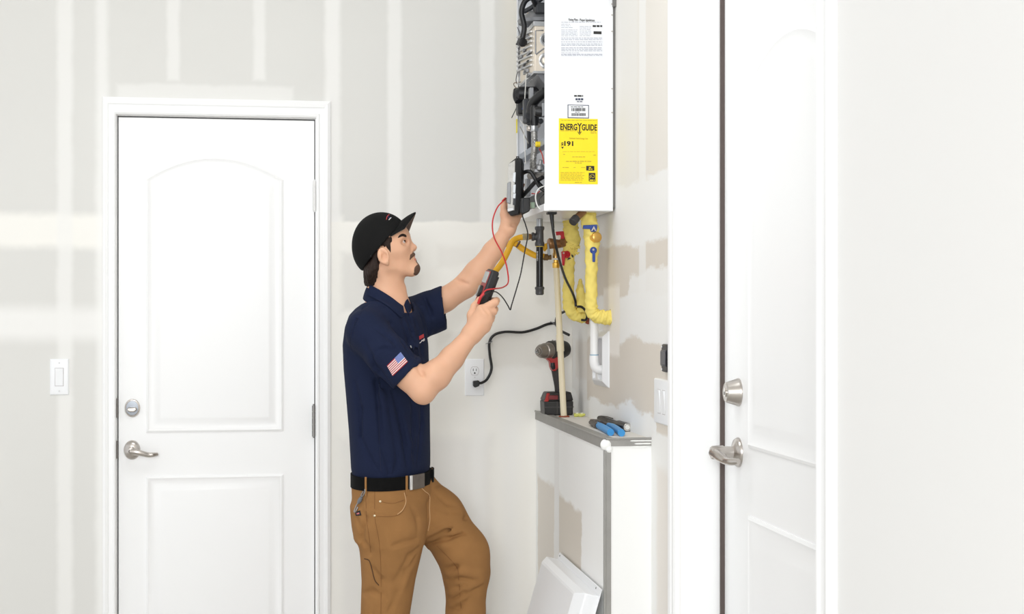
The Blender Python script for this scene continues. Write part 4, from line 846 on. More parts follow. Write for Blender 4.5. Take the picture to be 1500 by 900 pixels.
MB().lathe(fa, fd, [(0.0112, FL - 0.002), (0.0112, FL + 0.001), (0.0105, FL + 0.0015)], 20).build('lens_ring', mat('lens_silver', (214, 210, 204), 0.25, 0.8), fl)
MB().lathe(fa, fd, [(0.0075, FL), (0.006, FL + 0.0025)], 16).build('lens', mat('lens_white', (236, 234, 228), 0.2), fl)
MB().tube([fa + fd * 0.05 + Vector((0, 0, 0.008)), fa + fd * 0.3 + Vector((0, 0, 0.012)), fa + fd * 0.5 + Vector((0, 0, 0.012))], 0.0018, 6, 0).build('pocket_clip', psteel, fl)
wn = mat('connector_yellow_green', (206, 206, 104), 0.5, var=0.2, scale=200)
for i, (px, py, h_, lb) in enumerate(((845.5, 611, 1.0, 'tiny yellow green wire connector on the ledge, left of the pair'), (852.5, 611, 1.15, 'tiny yellow green wire connector on the ledge, right of the pair'))):
    p = G(px, py); o = thing('wire_connector', p, lb, 'connector', 'wire connectors on the ledge')
    MB().lathe(p + Vector((0, 0, 0.006)), (1, -0.3, 0.15), [(0.0065, -0.01), (0.0075, -0.006), (0.005, 0.006), (0.003, 0.011)], 10).build('shell', wn, o)
    MB().prism([p + Vector((-0.006, -0.004, 0.012)), p + Vector((0.003, -0.004, 0.014)), p + Vector((0.001, -0.004, 0.008))], (0, 0.012, 0)).build('wing', mat('pale_wing', (236, 236, 214), 0.5), o)
# ---------------------------------------------------------------- heater front cover leaning against the ledge
cov = thing('heater_cover', (0.72, 4.24, 0), 'white sheet metal heater cover leaning against the boxed ledge', 'cover panel')
cyN, cyF, ctz = 3.935, 4.56, 0.645
topX, botX = LXF - 0.006, LXF - 0.006 - ctz * 0.29
axv = Vector((topX - botX, 0, ctz)).normalized(); nv = Vector((-axv.z, 0, axv.x)); CLn = math.hypot(topX - botX, ctz)
def CV(y, s, h): return Vector((botX, y, 0.0)) + axv * s + nv * h
cm = mat('cover_enamel', (246, 247, 249), 0.3, var=0.006)
mb = MB(); mb.prism([CV(cyN, 0, 0.0), CV(cyF, 0, 0.0), CV(cyF, CLn, 0.0), CV(cyN, CLn, 0.0)], nv * 0.003); mb.build('back_rim', cm, cov, bevel=0.0008)
def cring(d, h, dt): return [CV(cyN + d, d, h), CV(cyF - d, d, h), CV(cyF - d, CLn - dt, h), CV(cyN + d, CLn - dt, h)]
rs_ = [cring(0.004, 0.003, 0.020), cring(0.006, 0.040, 0.022), cring(0.05, 0.058, 0.034), cring(0.056, 0.060, 0.040), cring(0.085, 0.061, 0.060)]
vs = [p for r_ in rs_ for p in r_]
MB().add(vs, [(i * 4 + k, i * 4 + (k + 1) % 4, i * 4 + 4 + (k + 1) % 4, i * 4 + 4 + k) for i in range(4) for k in range(4)] + [(16, 17, 18, 19)]).build('pressed_shell', cm, cov, bevel=0.003, ang=12)
for y in (cyN + 0.06, cyF - 0.02):
    MB().lathe(CV(y, CLn - 0.008, 0.003), nv, [(0.003, 0), (0.0025, 0.001)], 10).build('screw_hole', MATS['dark_steel'], cov)
# ---------------------------------------------------------------- sculpting helpers: distance fields -> one continuous mesh
T0 = 4.45; PX0 = 572.0
UN = T0 / F                                   # metres per pixel at the figure
A0 = (PX0 - 750) / F * T0
PORG = DIR * T0 + RGT * A0; PORG.z = 0        # where the figure stands
PM = Matrix.Translation(PORG) @ Matrix.Rotation(-YAW, 4, 'Z')   # local: x right, y away, z up
def Lp(px, py, d=0.0):
    t_ = T0 + d; return np.array([(px - 750) / F * t_ - A0, d, CAMZ + (HZ - py) / F * t_])
CAML = Vector((-A0, -T0, CAMZ))
def smin(a, b, k):
    if k <= 0: return np.minimum(a, b)
    h = np.maximum(k - np.abs(a - b), 0) / k
    return np.minimum(a, b) - h * h * k * 0.25
class Field:
    def __init__(s, lo, hi, h):
        s.lo = np.array(lo, float); s.h = h; s.n = np.ceil((np.array(hi) - s.lo) / h).astype(int) + 1
        s.F = np.full(s.n, 0.5, np.float32)
        s.ax = [s.lo[i] + h * np.arange(s.n[i]) for i in range(3)]
    def sub(s, lo, hi):
        a = np.clip(np.floor((np.array(lo) - s.lo) / s.h).astype(int), 0, s.n - 1); b = np.clip(np.ceil((np.array(hi) - s.lo) / s.h).astype(int) + 1, 1, s.n)
        sl = tuple(slice(a[i], b[i]) for i in range(3))
        X = s.ax[0][sl[0]][:, None, None]; Y = s.ax[1][sl[1]][None, :, None]; Z = s.ax[2][sl[2]][None, None, :]
        return sl, X, Y, Z
    def _do(s, fn, lo, hi, k, op):
        pad = k + 3 * s.h + 0.004; sl, X, Y, Z = s.sub(np.array(lo) - pad, np.array(hi) + pad)
        if min(sl[i].stop - sl[i].start for i in range(3)) <= 0: return
        d = fn(X, Y, Z).astype(np.float32)
        if op == 'add': s.F[sl] = smin(s.F[sl], d, k)
        else: s.F[sl] = -smin(-s.F[sl], d, k)
    # primitives -----------------------------------------------------------
    def cone(s, p, q, r0, r1, k=0.01, op='add'):
        p, q = np.array(p, float), np.array(q, float)
        def fn(X, Y, Z):
            d = q - p; L2 = max(d @ d, 1e-9); t = np.clip(((X - p[0]) * d[0] + (Y - p[1]) * d[1] + (Z - p[2]) * d[2]) / L2, 0, 1)
            return np.sqrt((X - p[0] - t * d[0]) ** 2 + (Y - p[1] - t * d[1]) ** 2 + (Z - p[2] - t * d[2]) ** 2) - (r0 + (r1 - r0) * t)
        R = max(r0, r1); s._do(fn, np.minimum(p, q) - R, np.maximum(p, q) + R, k, op); return s
    def chain(s, pts, rs, k=0.01, op='add'):
        for i in range(len(pts) - 1): s.cone(pts[i], pts[i + 1], rs[i], rs[i + 1], k, op)
        return s
    def ball(s, p, r, k=0.01, op='add'): return s.cone(p, np.array(p) + 1e-5, r, r, k, op)
    def ell(s, p, r, rot=0.0, k=0.01, op='add', yaw=0.0):     # rot: turn in the picture plane (degrees, clockwise seen by the viewer)
        p = np.array(p, float); r = np.array(r, float); c, sn = math.cos(math.radians(rot)), math.sin(math.radians(rot)); cy, sy = math.cos(math.radians(yaw)), math.sin(math.radians(yaw))
        def fn(X, Y, Z):
            x, y, z = X - p[0], Y - p[1], Z - p[2]
            x, y = cy * x + sy * y, -sy * x + cy * y
            x, z = c * x - sn * z, sn * x + c * z
            k0 = np.sqrt((x / r[0]) ** 2 + (y / r[1]) ** 2 + (z / r[2]) ** 2); k1 = np.sqrt((x / r[0] ** 2) ** 2 + (y / r[1] ** 2) ** 2 + (z / r[2] ** 2) ** 2) + 1e-9
            return k0 * (k0 - 1) / k1
        R = max(r); s._do(fn, p - R, p + R, k, op); return s
    def loft(s, rows, k=0.02, op='add', phi=60.0, pw=2.0):    # rows: (z, centre x, centre y, half lateral, half front), facing phi degrees right of the viewer
        rows = sorted(rows); zz_ = [r_[0] for r_ in rows]; cols = [[r_[i] for r_ in rows] for i in range(1, 5)]
        f = (math.sin(math.radians(phi)), -math.cos(math.radians(phi))); l = (-f[1] * -1, 0)
        lat = (f[1], -f[0])
        def fn(X, Y, Z):
            zc = Z[0, 0, :]; cx, cy_, A, Bq = [np.interp(zc, zz_, c_)[None, None, :] for c_ in cols]
            x, y = X - cx, Y - cy_; u = x * lat[0] + y * lat[1]; v = x * f[0] + y * f[1]
            kk = (np.abs(u / A) ** pw + np.abs(v / Bq) ** pw) ** (1 / pw)
            d = (kk - 1) * np.minimum(A, Bq)
            return np.maximum(d, np.maximum(zz_[0] - Z, Z - zz_[-1]))
        M = max(max(cols[2]), max(cols[3]))
        s._do(fn, (min(cols[0]) - M, min(cols[1]) - M, zz_[0]), (max(cols[0]) + M, max(cols[1]) + M, zz_[-1]), k, op); return s
    def cut(s, p, n):                          # keep the side the normal points away from
        p = np.array(p); n = np.array(n, float); n /= np.linalg.norm(n)
        d = (s.ax[0][:, None, None] - p[0]) * n[0] + (s.ax[1][None, :, None] - p[1]) * n[1] + (s.ax[2][None, None, :] - p[2]) * n[2]
        s.F = np.maximum(s.F, d.astype(np.float32)); return s
    def merge(s, o, k=0.0, op='add'):
        s.F = smin(s.F, o.F, k) if op == 'add' else -smin(-s.F, o.F, k); return s
    def clone(s):
        o = Field.__new__(Field); o.lo, o.h, o.n, o.ax, o.F = s.lo, s.h, s.n, s.ax, s.F.copy(); return o
    def smooth(s, it=1):
        for _ in range(it):
            for a in range(3):
                G_ = s.F; n = G_.shape[a]; i0 = np.clip(np.arange(n) - 1, 0, n - 1); i1 = np.clip(np.arange(n) + 1, 0, n - 1)
                s.F = 0.5 * G_ + 0.25 * (np.take(G_, i0, a) + np.take(G_, i1, a))
        return s
    def mesh(s):
        Fd = s.F; ins = Fd < 0; nx, ny, nz = Fd.shape
        cnt = np.zeros((nx - 1, ny - 1, nz - 1), np.int8)
        for i in (0, 1):
            for j in (0, 1):
                for k in (0, 1): cnt += ins[i:nx - 1 + i, j:ny - 1 + j, k:nz - 1 + k]
        C = np.argwhere((cnt > 0) & (cnt < 8)); idx = np.full(cnt.shape, -1, np.int64); idx[C[:, 0], C[:, 1], C[:, 2]] = np.arange(len(C))
        acc = np.zeros((len(C), 3)); num = np.zeros(len(C))
        corners = [(i, j, k) for i in (0, 1) for j in (0, 1) for k in (0, 1)]
        val = {c: Fd[C[:, 0] + c[0], C[:, 1] + c[1], C[:, 2] + c[2]] for c in corners}
        for c in corners:
            for a in range(3):
                if c[a] == 0:
                    e = list(c); e[a] = 1; e = tuple(e); va, vb = val[c], val[e]; m = (va < 0) != (vb < 0)
                    t_ = np.where(m, va / np.where(m, va - vb, 1), 0); pos = np.tile(np.array(c, float), (len(C), 1)); pos[:, a] = t_
                    acc[m] += pos[m]; num[m] += 1
        V = s.lo + s.h * (C + acc / num[:, None])
        faces = []
        for a in range(3):
            b, c = (a + 1) % 3, (a + 2) % 3
            sl0 = [slice(None)] * 3; sl1 = [slice(None)] * 3; sl0[a] = slice(0, -1); sl1[a] = slice(1, None)
            m = ins[tuple(sl0)] != ins[tuple(sl1)]; E = np.argwhere(m)
            E = E[(E[:, b] > 0) & (E[:, c] > 0) & (E[:, b] < Fd.shape[b] - 1) & (E[:, c] < Fd.shape[c] - 1)]
            inside0 = ins[E[:, 0], E[:, 1], E[:, 2]]
            q = []
            for db_, dc in ((-1, -1), (0, -1), (0, 0), (-1, 0)):
                g = E.copy(); g[:, b] += db_; g[:, c] += dc; q.append(idx[g[:, 0], g[:, 1], g[:, 2]])
            Q = np.stack(q, 1); Q[~inside0] = Q[~inside0][:, ::-1]; faces.append(Q)
        return V, np.concatenate(faces)
def relax(V, Fq, it=2, lam=0.5):
    n = len(V)
    for _ in range(it):
        S_ = np.zeros((n, 3)); D_ = np.zeros(n)
        for a, b in ((0, 1), (1, 2), (2, 3), (3, 0)):
            for x, y in ((a, b), (b, a)): np.add.at(S_, Fq[:, x], V[Fq[:, y]]); np.add.at(D_, Fq[:, x], 1)
        V = V + lam * (S_ / np.maximum(D_, 1)[:, None] - V)
    return V
def mesh_obj(name, VF, material, parent, it=2):
    V, Fq = VF
    if it: V = relax(V, Fq, it)
    me = bpy.data.meshes.new(name); me.vertices.add(len(V)); me.vertices.foreach_set('co', V.astype(np.float32).ravel())
    me.loops.add(Fq.size); me.loops.foreach_set('vertex_index', Fq.astype(np.int32).ravel())
    me.polygons.add(len(Fq)); me.polygons.foreach_set('loop_start', np.arange(0, Fq.size, 4, dtype=np.int32)); me.polygons.foreach_set('loop_total', np.full(len(Fq), 4, np.int32))
    me.polygons.foreach_set('use_smooth', np.ones(len(Fq), bool)); me.update(calc_edges=True); me.validate()
    o = bpy.data.objects.new(name, me); COL.objects.link(o); o.data.materials.append(material)
    if parent: o.parent = parent            # vertices are already in the figure's local frame
    return o
def lobj(name, mb, material, parent, bevel=0.0, ang=35):     # MB built in the figure's local frame
    o = mb.build(name, material, None, bevel=bevel, ang=ang); o.parent = parent; return o
def bvh_of(o): 
    me = o.data; return BVHTree.FromPolygons([v.co.copy() for v in me.vertices], [tuple(p.vertices) for p in me.polygons])
def hit(bvhs, px, py):
    d = Vector(Lp(px, py, 0)) - CAML; d.normalize(); best = None
    for b in (bvhs if isinstance(bvhs, (list, tuple)) else [bvhs]):
        r_ = b.ray_cast(CAML, d)
        if r_[0] is not None and (best is None or r_[3] < best[2]): best = (r_[0], r_[1], r_[3])
    return best
def surf_line(name, bvhs, pts, r, material, parent, off=0.0005, n=6):
    P = spline([Vector((x, y, 0)) for x, y in pts], n); out = []
    for p in P:
        h_ = hit(bvhs, p.x, p.y)
        if h_: out.append(h_[0] + h_[1] * off)
    if len(out) < 2: return None
    return lobj(name, MB().tube(out, r, 6, 0), material, parent)
def surf_patch(name, bvhs, quad, nu, nv, mats, pick, parent, off=0.0012):   # quad: tl, tr, br, bl in pixels
    mb = MB(); vs = []; ok = True; (ax_, ay_), (bx_, by_), (cx_, cy_), (dx_, dy_) = quad
    for j in range(nv + 1):
        for i in range(nu + 1):
            u_, v_ = i / nu, j / nv
            x = (ax_ * (1 - u_) + bx_ * u_) * (1 - v_) + (dx_ * (1 - u_) + cx_ * u_) * v_; y = (ay_ * (1 - u_) + by_ * u_) * (1 - v_) + (dy_ * (1 - u_) + cy_ * u_) * v_
            h_ = hit(bvhs, x, y)
            vs.append(h_[0] + h_[1] * off if h_ else (vs[-1] if vs else Vector(Lp(x, y, 0))))
    for j in range(nv):
        for i in range(nu):
            mb.cm = pick((i + 0.5) / nu, (j + 0.5) / nv)
            k = j * (nu + 1) + i; o0 = len(mb.v)
            mb.add([vs[k], vs[k + 1], vs[k + nu + 2], vs[k + nu + 1]], [(0, 1, 2, 3)])
    me_o = mb.build(name, mats, None); me_o.parent = parent
    sol = me_o.modifiers.new('solid', 'SOLIDIFY'); sol.thickness = 0.0012; sol.offset = 0
    return me_o
# ---------------------------------------------------------------- the person
skin = mat('skin', (223, 174, 143), 0.5, var=0.10, scale=14, bump=0.05, bscale=500, spec=0.35, sss=0.12)
navy = mat('navy_polo', (25, 33, 58), 0.9, var=0.10, scale=300, bump=0.25, bscale=900, spec=0.2)
duck = mat('brown_duck_cotton', (152, 110, 67), 0.92, var=0.20, scale=13, bump=0.35, bscale=700, spec=0.2)
capm = mat('black_cap_cloth', (20, 20, 20), 0.9, var=0.12, scale=300, bump=0.2, bscale=900, spec=0.2)
hairm = mat('dark_brown_hair', (40, 27, 21), 0.7, spec=0.3, var=0.5, scale=260, bump=0.8, bscale=420, stretch=(1, 1, 0.15))
beardm = mat('dark_beard', (96, 70, 56), 0.8, var=0.4, scale=500, bump=0.6, bscale=700)
man = thing('person', (0, 0, 0), 'person in black cap, navy polo and brown trousers testing the heater with a meter', 'person')
man.matrix_basis = PM
U = UN
def crease(f, pts, r=2.2, k=0.014, op='sub', depth=0.0):     # pts on the surface: (px, py) found by marching the field along the view ray
    P = []
    for (x, y) in pts:
        q_ = None
        for d_ in np.arange(-0.34, 0.30, 0.003):
            p_ = Lp(x, y, d_); g = np.round((p_ - f.lo) / f.h).astype(int)
            if (g >= 0).all() and (g < f.n).all() and f.F[g[0], g[1], g[2]] < 0: q_ = p_; break
        if q_ is not None:
            v_ = q_ - np.array(CAML); v_ = v_ / np.linalg.norm(v_); P.append(q_ - v_ * depth)
    if len(P) >= 2: f.chain(P, [0.4 * r * U] + [r * U] * (len(P) - 2) + [0.4 * r * U], k, op)
# ---- body: head, neck, arms and hands, trunk and legs as one surface
bd = Field((-0.17, -0.33, 0.02), (0.46, 0.33, 1.74), 0.0034)
HD = 0.0                                     # head mid plane
def H(px, py, d=0.0): return Lp(px, py, HD + d)
# skull and face
bd.ell(H(560, 352), (38 * U, 35 * U, 38 * U), 0, 0.01)
bd.ell(H(578, 363), (22.5 * U, 30 * U, 33 * U), -20, 0.03)
bd.ell(H(585, 381), (19 * U, 23 * U, 20 * U), -20, 0.02)           # mouth region
bd.ell(H(588, 346), (8.5 * U, 24 * U, 9 * U), -20, 0.02)              # forehead / brow
for s in (-1, 1):
    bd.cone(H(566, 391, 0.050 * s), H(601, 397, 0.014 * s), 7.5 * U, 7.5 * U, 0.02)        # jaw line
    bd.cone(H(566, 372, 0.058 * s), H(567, 391, 0.050 * s), 7 * U, 7 * U, 0.02)
    bd.ell(H(585, 366, 0.043 * s), (9 * U, 7 * U, 7 * U), -20, 0.02)                      # cheek bone
    bd.ell(H(595.5, 354.0, 0.047 * s), (8.5 * U, 9.5 * U, 5.2 * U), -20, 0.008, 'sub')                # eye socket
    bd.cone(H(594.0, 347.0, 0.012 * s), H(588.0, 346.8, 0.040 * s), 3.2 * U, 3.2 * U, 0.006)  # brow ridge
    bd.cone(H(588.0, 346.8, 0.040 * s), H(583.0, 350.5, 0.054 * s), 3.2 * U, 3.0 * U, 0.008)
    bd.ell(H(589.4, 354.0, 0.032 * s), (5.0 * U, 5.4 * U, 4.6 * U), 0, 0.003)                   # lid mass round the eyeball
    bd.ell(H(594.0, 354.2, 0.0345 * s), (4.2 * U, 6.6 * U, 1.5 * U), -8, 0.0015, 'sub')           # lid opening
    bd.cone(H(594.2, 351.6, 0.022 * s), H(586.4, 353.0, 0.044 * s), 1.2 * U, 1.2 * U, 0.002)   # upper lid fold
    bd.ball(H(603.2, 365.6, 0.0115 * s), 3.5 * U, 0.005)                                # nostril wing
    bd.ball(H(606.0, 368.2, 0.006 * s), 1.5 * U, 0.002, 'sub')
    # ear
    bd.ell(H(561.5, 375.0, 0.081 * s), (8.8 * U, 4.6 * U, 12.8 * U), -12, 0.004)
    bd.ell(H(563.5, 376.8, 0.088 * s), (4.8 * U, 4.6 * U, 7.4 * U), -12, 0.003, 'sub')
    bd.ell(H(560.4, 369.2, 0.091 * s), (5.2 * U, 3.4 * U, 3.0 * U), 20, 0.003, 'sub')
    bd.ell(H(567.5, 377.5, 0.0785 * s), (2.4 * U, 2.6 * U, 3.0 * U), 0, 0.003)             # tragus
    bd.ell(H(567.0, 386.0, 0.076 * s), (3.6 * U, 3.0 * U, 3.6 * U), 0, 0.005)              # lobe
bd.cone(H(594.0, 350.5), H(606.2, 362.2), 2.7 * U, 4.0 * U, 0.010)                      # nose bridge
bd.ball(H(606.6, 362.6), 4.2 * U, 0.004)
bd.cone(H(604.0, 366.0), H(606.8, 366.0), 2.8 * U, 2.4 * U, 0.004)
bd.cone(H(602.5, 374.8, -0.017), H(602.5, 374.8, 0.017), 3.2 * U, 3.2 * U, 0.008)
bd.ell(H(604.6, 374.4), (3.6 * U, 9 * U, 2.6 * U), -20, 0.004)                           # upper lip
bd.ell(H(605.8, 380.2), (3.6 * U, 8 * U, 2.7 * U), -20, 0.003)                           # lower lip
bd.cone(H(609.2, 377.4, -0.02), H(609.2, 377.4, 0.02), 1.0 * U, 1.0 * U, 0.003, 'sub')
bd.ell(H(605.2, 393.6), (8.6 * U, 11 * U, 8.0 * U), -20, 0.012)                           # chin
bd.cone(H(598, 390), H(604, 394), 9 * U, 7 * U, 0.02)
# neck
bd.chain([H(561, 390), H(564, 415), H(567, 440), H(567, 462)], [22 * U, 24.0 * U, 25.5 * U, 30 * U], 0.025)
for s in (-1, 1): bd.cone(H(556, 394, 0.052 * s), H(586, 446, 0.018 * s), 6.0 * U, 5.0 * U, 0.018)
bd.ell(H(590, 424), (3.5 * U, 6 * U, 6 * U), 0, 0.015)                                     # larynx
# trunk and legs, inside the clothes
bd.chain([Lp(568, 462), Lp(570, 540), Lp(574, 640), Lp(574, 720)], [0.07, 0.085, 0.075, 0.085], 0.03)
bd.chain([Lp(568, 470), Lp(536, 480, -0.145)], [0.05, 0.04], 0.03); bd.chain([Lp(570, 466, 0.04), Lp(604, 464, 0.13)], [0.05, 0.035], 0.03)
bd.chain([Lp(562, 730, -0.04), Lp(566, 800, -0.045), Lp(563, 900, -0.045), Lp(560, 1090, -0.045)], [0.055, 0.04, 0.03, 0.028], 0.03)
bd.chain([Lp(606, 728, 0.07), Lp(640, 760, 0.075), Lp(675, 808, 0.07), Lp(682, 900, 0.085), Lp(674, 1075, 0.09)], [0.045, 0.04, 0.035, 0.028, 0.028], 0.03)
# near (right) arm, bent, holding the meter
SH, EL, WR = Lp(536, 482, -0.15), Lp(619, 572, -0.205), Lp(691.5, 489, -0.165)
bd.cone(SH, Lp(600, 549, -0.195), 0.042, 20.5 * U, 0.01)
bd.cone(Lp(594, 545, -0.192), EL, 21.5 * U, 18.5 * U, 0.015)
bd.ball(Lp(621, 580, -0.203), 11.5 * U, 0.012)
bd.chain([EL, Lp(640, 551, -0.196), Lp(662, 525, -0.18), WR], [17.5 * U, 18.8 * U, 16.6 * U, 12.2 * U], 0.012)
bd.ell(Lp(631, 550, -0.2), (15.5 * U, 18 * U, 24 * U), 42, 0.02)
def hand(wrist, knuckles, fingers, thumb, kr, palm=0.012, pr=None):
    n = len(knuckles)
    for i in range(n):
        bd.cone(wrist, knuckles[i], kr[0], kr[1], 0.012)
        if i: bd.cone(knuckles[i - 1], knuckles[i], kr[1] * 0.95, kr[1] * 0.95, 0.008)
    for i in range(n):
        bd.chain([knuckles[i]] + fingers[i][0], fingers[i][1], 0.0022)
    bd.chain(thumb[0], thumb[1], 0.006)
K = [Lp(705.5, 454.5, -0.172), Lp(711.5, 461.5, -0.178), Lp(713.5, 470.5, -0.174), Lp(710.5, 480, -0.165)]
fg = [([Lp(725.0, 443.4, -0.156), Lp(727.5, 440.5, -0.118), Lp(720.5, 440.0, -0.098)], [6.6 * U, 5.9 * U, 5.0 * U, 4.2 * U]),
      ([Lp(722.6, 457.0, -0.158), Lp(725.0, 453.5, -0.118), Lp(717.5, 451.0, -0.094)], [6.8 * U, 5.8 * U, 5.1 * U, 4.3 * U]),
      ([Lp(718.6, 468.4, -0.157), Lp(720.5, 464.5, -0.120), Lp(713.5, 462.0, -0.094)], [6.6 * U, 5.6 * U, 5.0 * U, 4.2 * U]),
      ([Lp(713.6, 478.6, -0.155), Lp(716.5, 475.5, -0.122), Lp(710.0, 473.0, -0.100)], [6.0 * U, 5.2 * U, 4.6 * U, 3.9 * U])]
th = ([Lp(693, 478, -0.160), Lp(691.5, 462, -0.150), Lp(695.5, 449, -0.140), Lp(703.0, 438.5, -0.128)], [9 * U, 7.2 * U, 5.6 * U, 4.6 * U])
hand(WR, K, fg, th, (12.0 * U, 7.4 * U))
bd.ell(Lp(701, 474, -0.166), (12.5 * U, 6.5 * U, 17 * U), 38, 0.012)
for kx in K: bd.ball(np.array(kx) + np.array([0.001, -0.008, 0.001]), 4.2 * U, 0.006)
# far (left) arm, stretched up to the heater
S2, E2, W2 = Lp(604, 466, 0.13), Lp(682, 419, 0.135), Lp(743.5, 336, 0.135)
bd.chain([S2, Lp(652, 439, 0.135), E2], [20 * U, 18.2 * U, 17.8 * U], 0.01)
bd.chain([E2, Lp(700, 399, 0.135), Lp(722, 368, 0.135), W2], [17.6 * U, 17.8 * U, 14.6 * U, 9.6 * U], 0.012)
bd.ell(Lp(694, 404, 0.135), (15 * U, 16 * U, 24 * U), 40, 0.02)
K2 = [Lp(744, 306, 0.165), Lp(750, 305, 0.180), Lp(756, 308, 0.187), Lp(760, 313, 0.187)]
fg2 = [([Lp(745.5, 292, 0.175), Lp(748, 282, 0.172), Lp(750, 275, 0.168)], [6 * U, 5 * U, 4.4 * U, 3.8 * U]),
       ([Lp(753, 291, 0.188), Lp(756, 281, 0.185), Lp(758, 275, 0.178)], [6 * U, 5 * U, 4.4 * U, 3.8 * U]),
       ([Lp(760, 295, 0.190), Lp(763, 286, 0.185), Lp(765, 281, 0.178)], [6 * U, 4.8 * U, 4.2 * U, 3.6 * U]),
       ([Lp(763, 303, 0.188), Lp(764, 296, 0.182), Lp(764, 291, 0.176)], [5.4 * U, 4.4 * U, 3.9 * U, 3.4 * U])]
th2 = ([Lp(741, 327, 0.140), Lp(738.5, 314, 0.136), Lp(737.6, 303, 0.132), Lp(739.6, 292.5, 0.130)], [8 * U, 6.2 * U, 4.6 * U, 3.6 * U])
hand(W2, K2, fg2, th2, (9.8 * U, 6.6 * U))
bd.ell(Lp(747.5, 321, 0.155), (10.5 * U, 8 * U, 14 * U), 15, 0.012)
bd.ell(Lp(757.0, 321, 0.165), (4.6 * U, 5 * U, 10 * U), 15, 0.008)
CREASES = (([(667, 409), (675, 413), (685, 416)], 1.3), ([(612, 540), (618, 548), (622, 552)], 1.2), ([(745, 331), (751, 330), (757, 327)], 0.8), ([(707, 449), (713, 456), (717, 462)], 0.8))
for pts, r_ in CREASES: crease(bd, pts, r_, 0.010)
body = mesh_obj('body', bd.mesh(), skin, man, 2)
# facial hair, brows, hair as thin layers over the head
def region(lo, hi, h, base_off, build):
    z = Field(lo, hi, h); build(z); return z
def layer(name, lo, hi, h, off, build, material, it=1):
    z = Field(lo, hi, h); build(z)
    a = np.round((z.lo - bd.lo) / bd.h).astype(int)
    # trilinear sample of the body field at the layer grid
    gx = [(z.ax[i] - bd.lo[i]) / bd.h for i in range(3)]; i0 = [np.clip(np.floor(g).astype(int), 0, bd.n[i] - 2) for i, g in enumerate(gx)]; fr_ = [np.clip(gx[i] - i0[i], 0, 1) for i in range(3)]
    acc = 0
    for dx_ in (0, 1):
        for dy_ in (0, 1):
            for dz_ in (0, 1):
                w_ = (fr_[0] if dx_ else 1 - fr_[0])[:, None, None] * (fr_[1] if dy_ else 1 - fr_[1])[None, :, None] * (fr_[2] if dz_ else 1 - fr_[2])[None, None, :]
                acc = acc + w_ * bd.F[np.ix_(i0[0] + dx_, i0[1] + dy_, i0[2] + dz_)]
    z.F = -smin(-z.F, -(acc - off).astype(np.float32), 0.002)
    return mesh_obj(name, z.mesh(), material, man, it)
b0_, b1_ = Lp(585, 405, -0.06), Lp(620, 364, 0.06)
def goatee(z):
    z.ell(H(608.5, 395.5), (10 * U, 13 * U, 8.5 * U), -20, 0.0); z.ell(H(610, 385.5), (5 * U, 3.4 * U, 5 * U), -20, 0.004)
    for s in (-1, 1): z.cone(H(606, 393, 0.020 * s), H(605.5, 399, 0.016 * s), 2.0 * U, 4 * U, 0.004)
layer('goatee', b0_, b1_, 0.0016, 0.0013, goatee, beardm)
def mous(z):
    for s in (-1, 1): z.chain([H(607.5, 371.4, 0.003 * s), H(605.0, 373.0, 0.015 * s), H(601.5, 375.6, 0.024 * s), H(599.5, 380, 0.028 * s)], [2.4 * U, 3.0 * U, 3.0 * U, 2.0 * U], 0.003)
layer('moustache', b0_, b1_, 0.0016, 0.0014, mous, beardm)
bb_ = bvh_of(body)
bp_ = [hit(bb_, x, y) for x, y in ((583.0, 348.6), (586.0, 346.0), (589.5, 344.6), (592.8, 345.2), (594.8, 346.6))]
for s in (1, -1):
    lobj('eyebrow', MB().tube([Vector((h_[0].x, h_[0].y * s, h_[0].z)) - Vector((h_[1].x, h_[1].y * s, h_[1].z)) * 0.0008 for h_ in bp_ if h_], [0.0014, 0.0034, 0.0044, 0.0044, 0.0030], 8, 4), hairm, man)
def lips(z): z.ell(H(608.5, 380.4), (4.5 * U, 8.5 * U, 2.6 * U), -20, 0.0); z.ell(H(608, 375.4), (3.5 * U, 7.5 * U, 1.6 * U), -20, 0.002)
layer('lips', b0_, b1_, 0.0016, 0.0006, lips, mat('lip_pink', (206, 132, 116), 0.45, var=0.05))
def hairf(z):
    z.ell(H(541, 393), (8 * U, 26 * U, 12 * U), 20, 0.0); z.ell(H(546, 396), (14 * U, 30 * U, 25 * U), 12, 0.0); z.ell(H(546, 398), (10 * U, 38 * U, 24 * U), 12, 0.01)
    z.chain([H(551, 372, -0.062), H(549, 392, -0.058), H(546, 414, -0.040)], [5 * U, 7 * U, 6 * U], 0.008)
    z.chain([H(551, 372, 0.062), H(549, 392, 0.058), H(546, 414, 0.040)], [5 * U, 7 * U, 6 * U], 0.008)
    for s in (-1, 1): z.ell(H(566, 355, 0.060 * s), (12 * U, 7.5 * U, 8 * U), -38, 0.004); z.cone(H(569, 361, 0.066 * s), H(570.5, 370, 0.068 * s), 4 * U, 2 * U, 0.006)
hf = Field(Lp(528, 428, -0.11), Lp(584, 340, 0.11), 0.0028); hairf(hf)
gx = hf.ax[0][:, None, None]; gy = hf.ax[1][None, :, None]; gz = hf.ax[2][None, None, :]
hf.F = hf.F + (0.0012 * np.sin(gy * 900 + 3 * np.sin(gz * 60)) + 0.0012 * np.sin(gx * 800 + gz * 160)).astype(np.float32)      # strands
mesh_obj('hair', hf.mesh(), hairm, man, 1)
eyew = mat('eye_white', (206, 194, 186), 0.3); iris = mat('iris_brown', (62, 42, 30), 0.2)
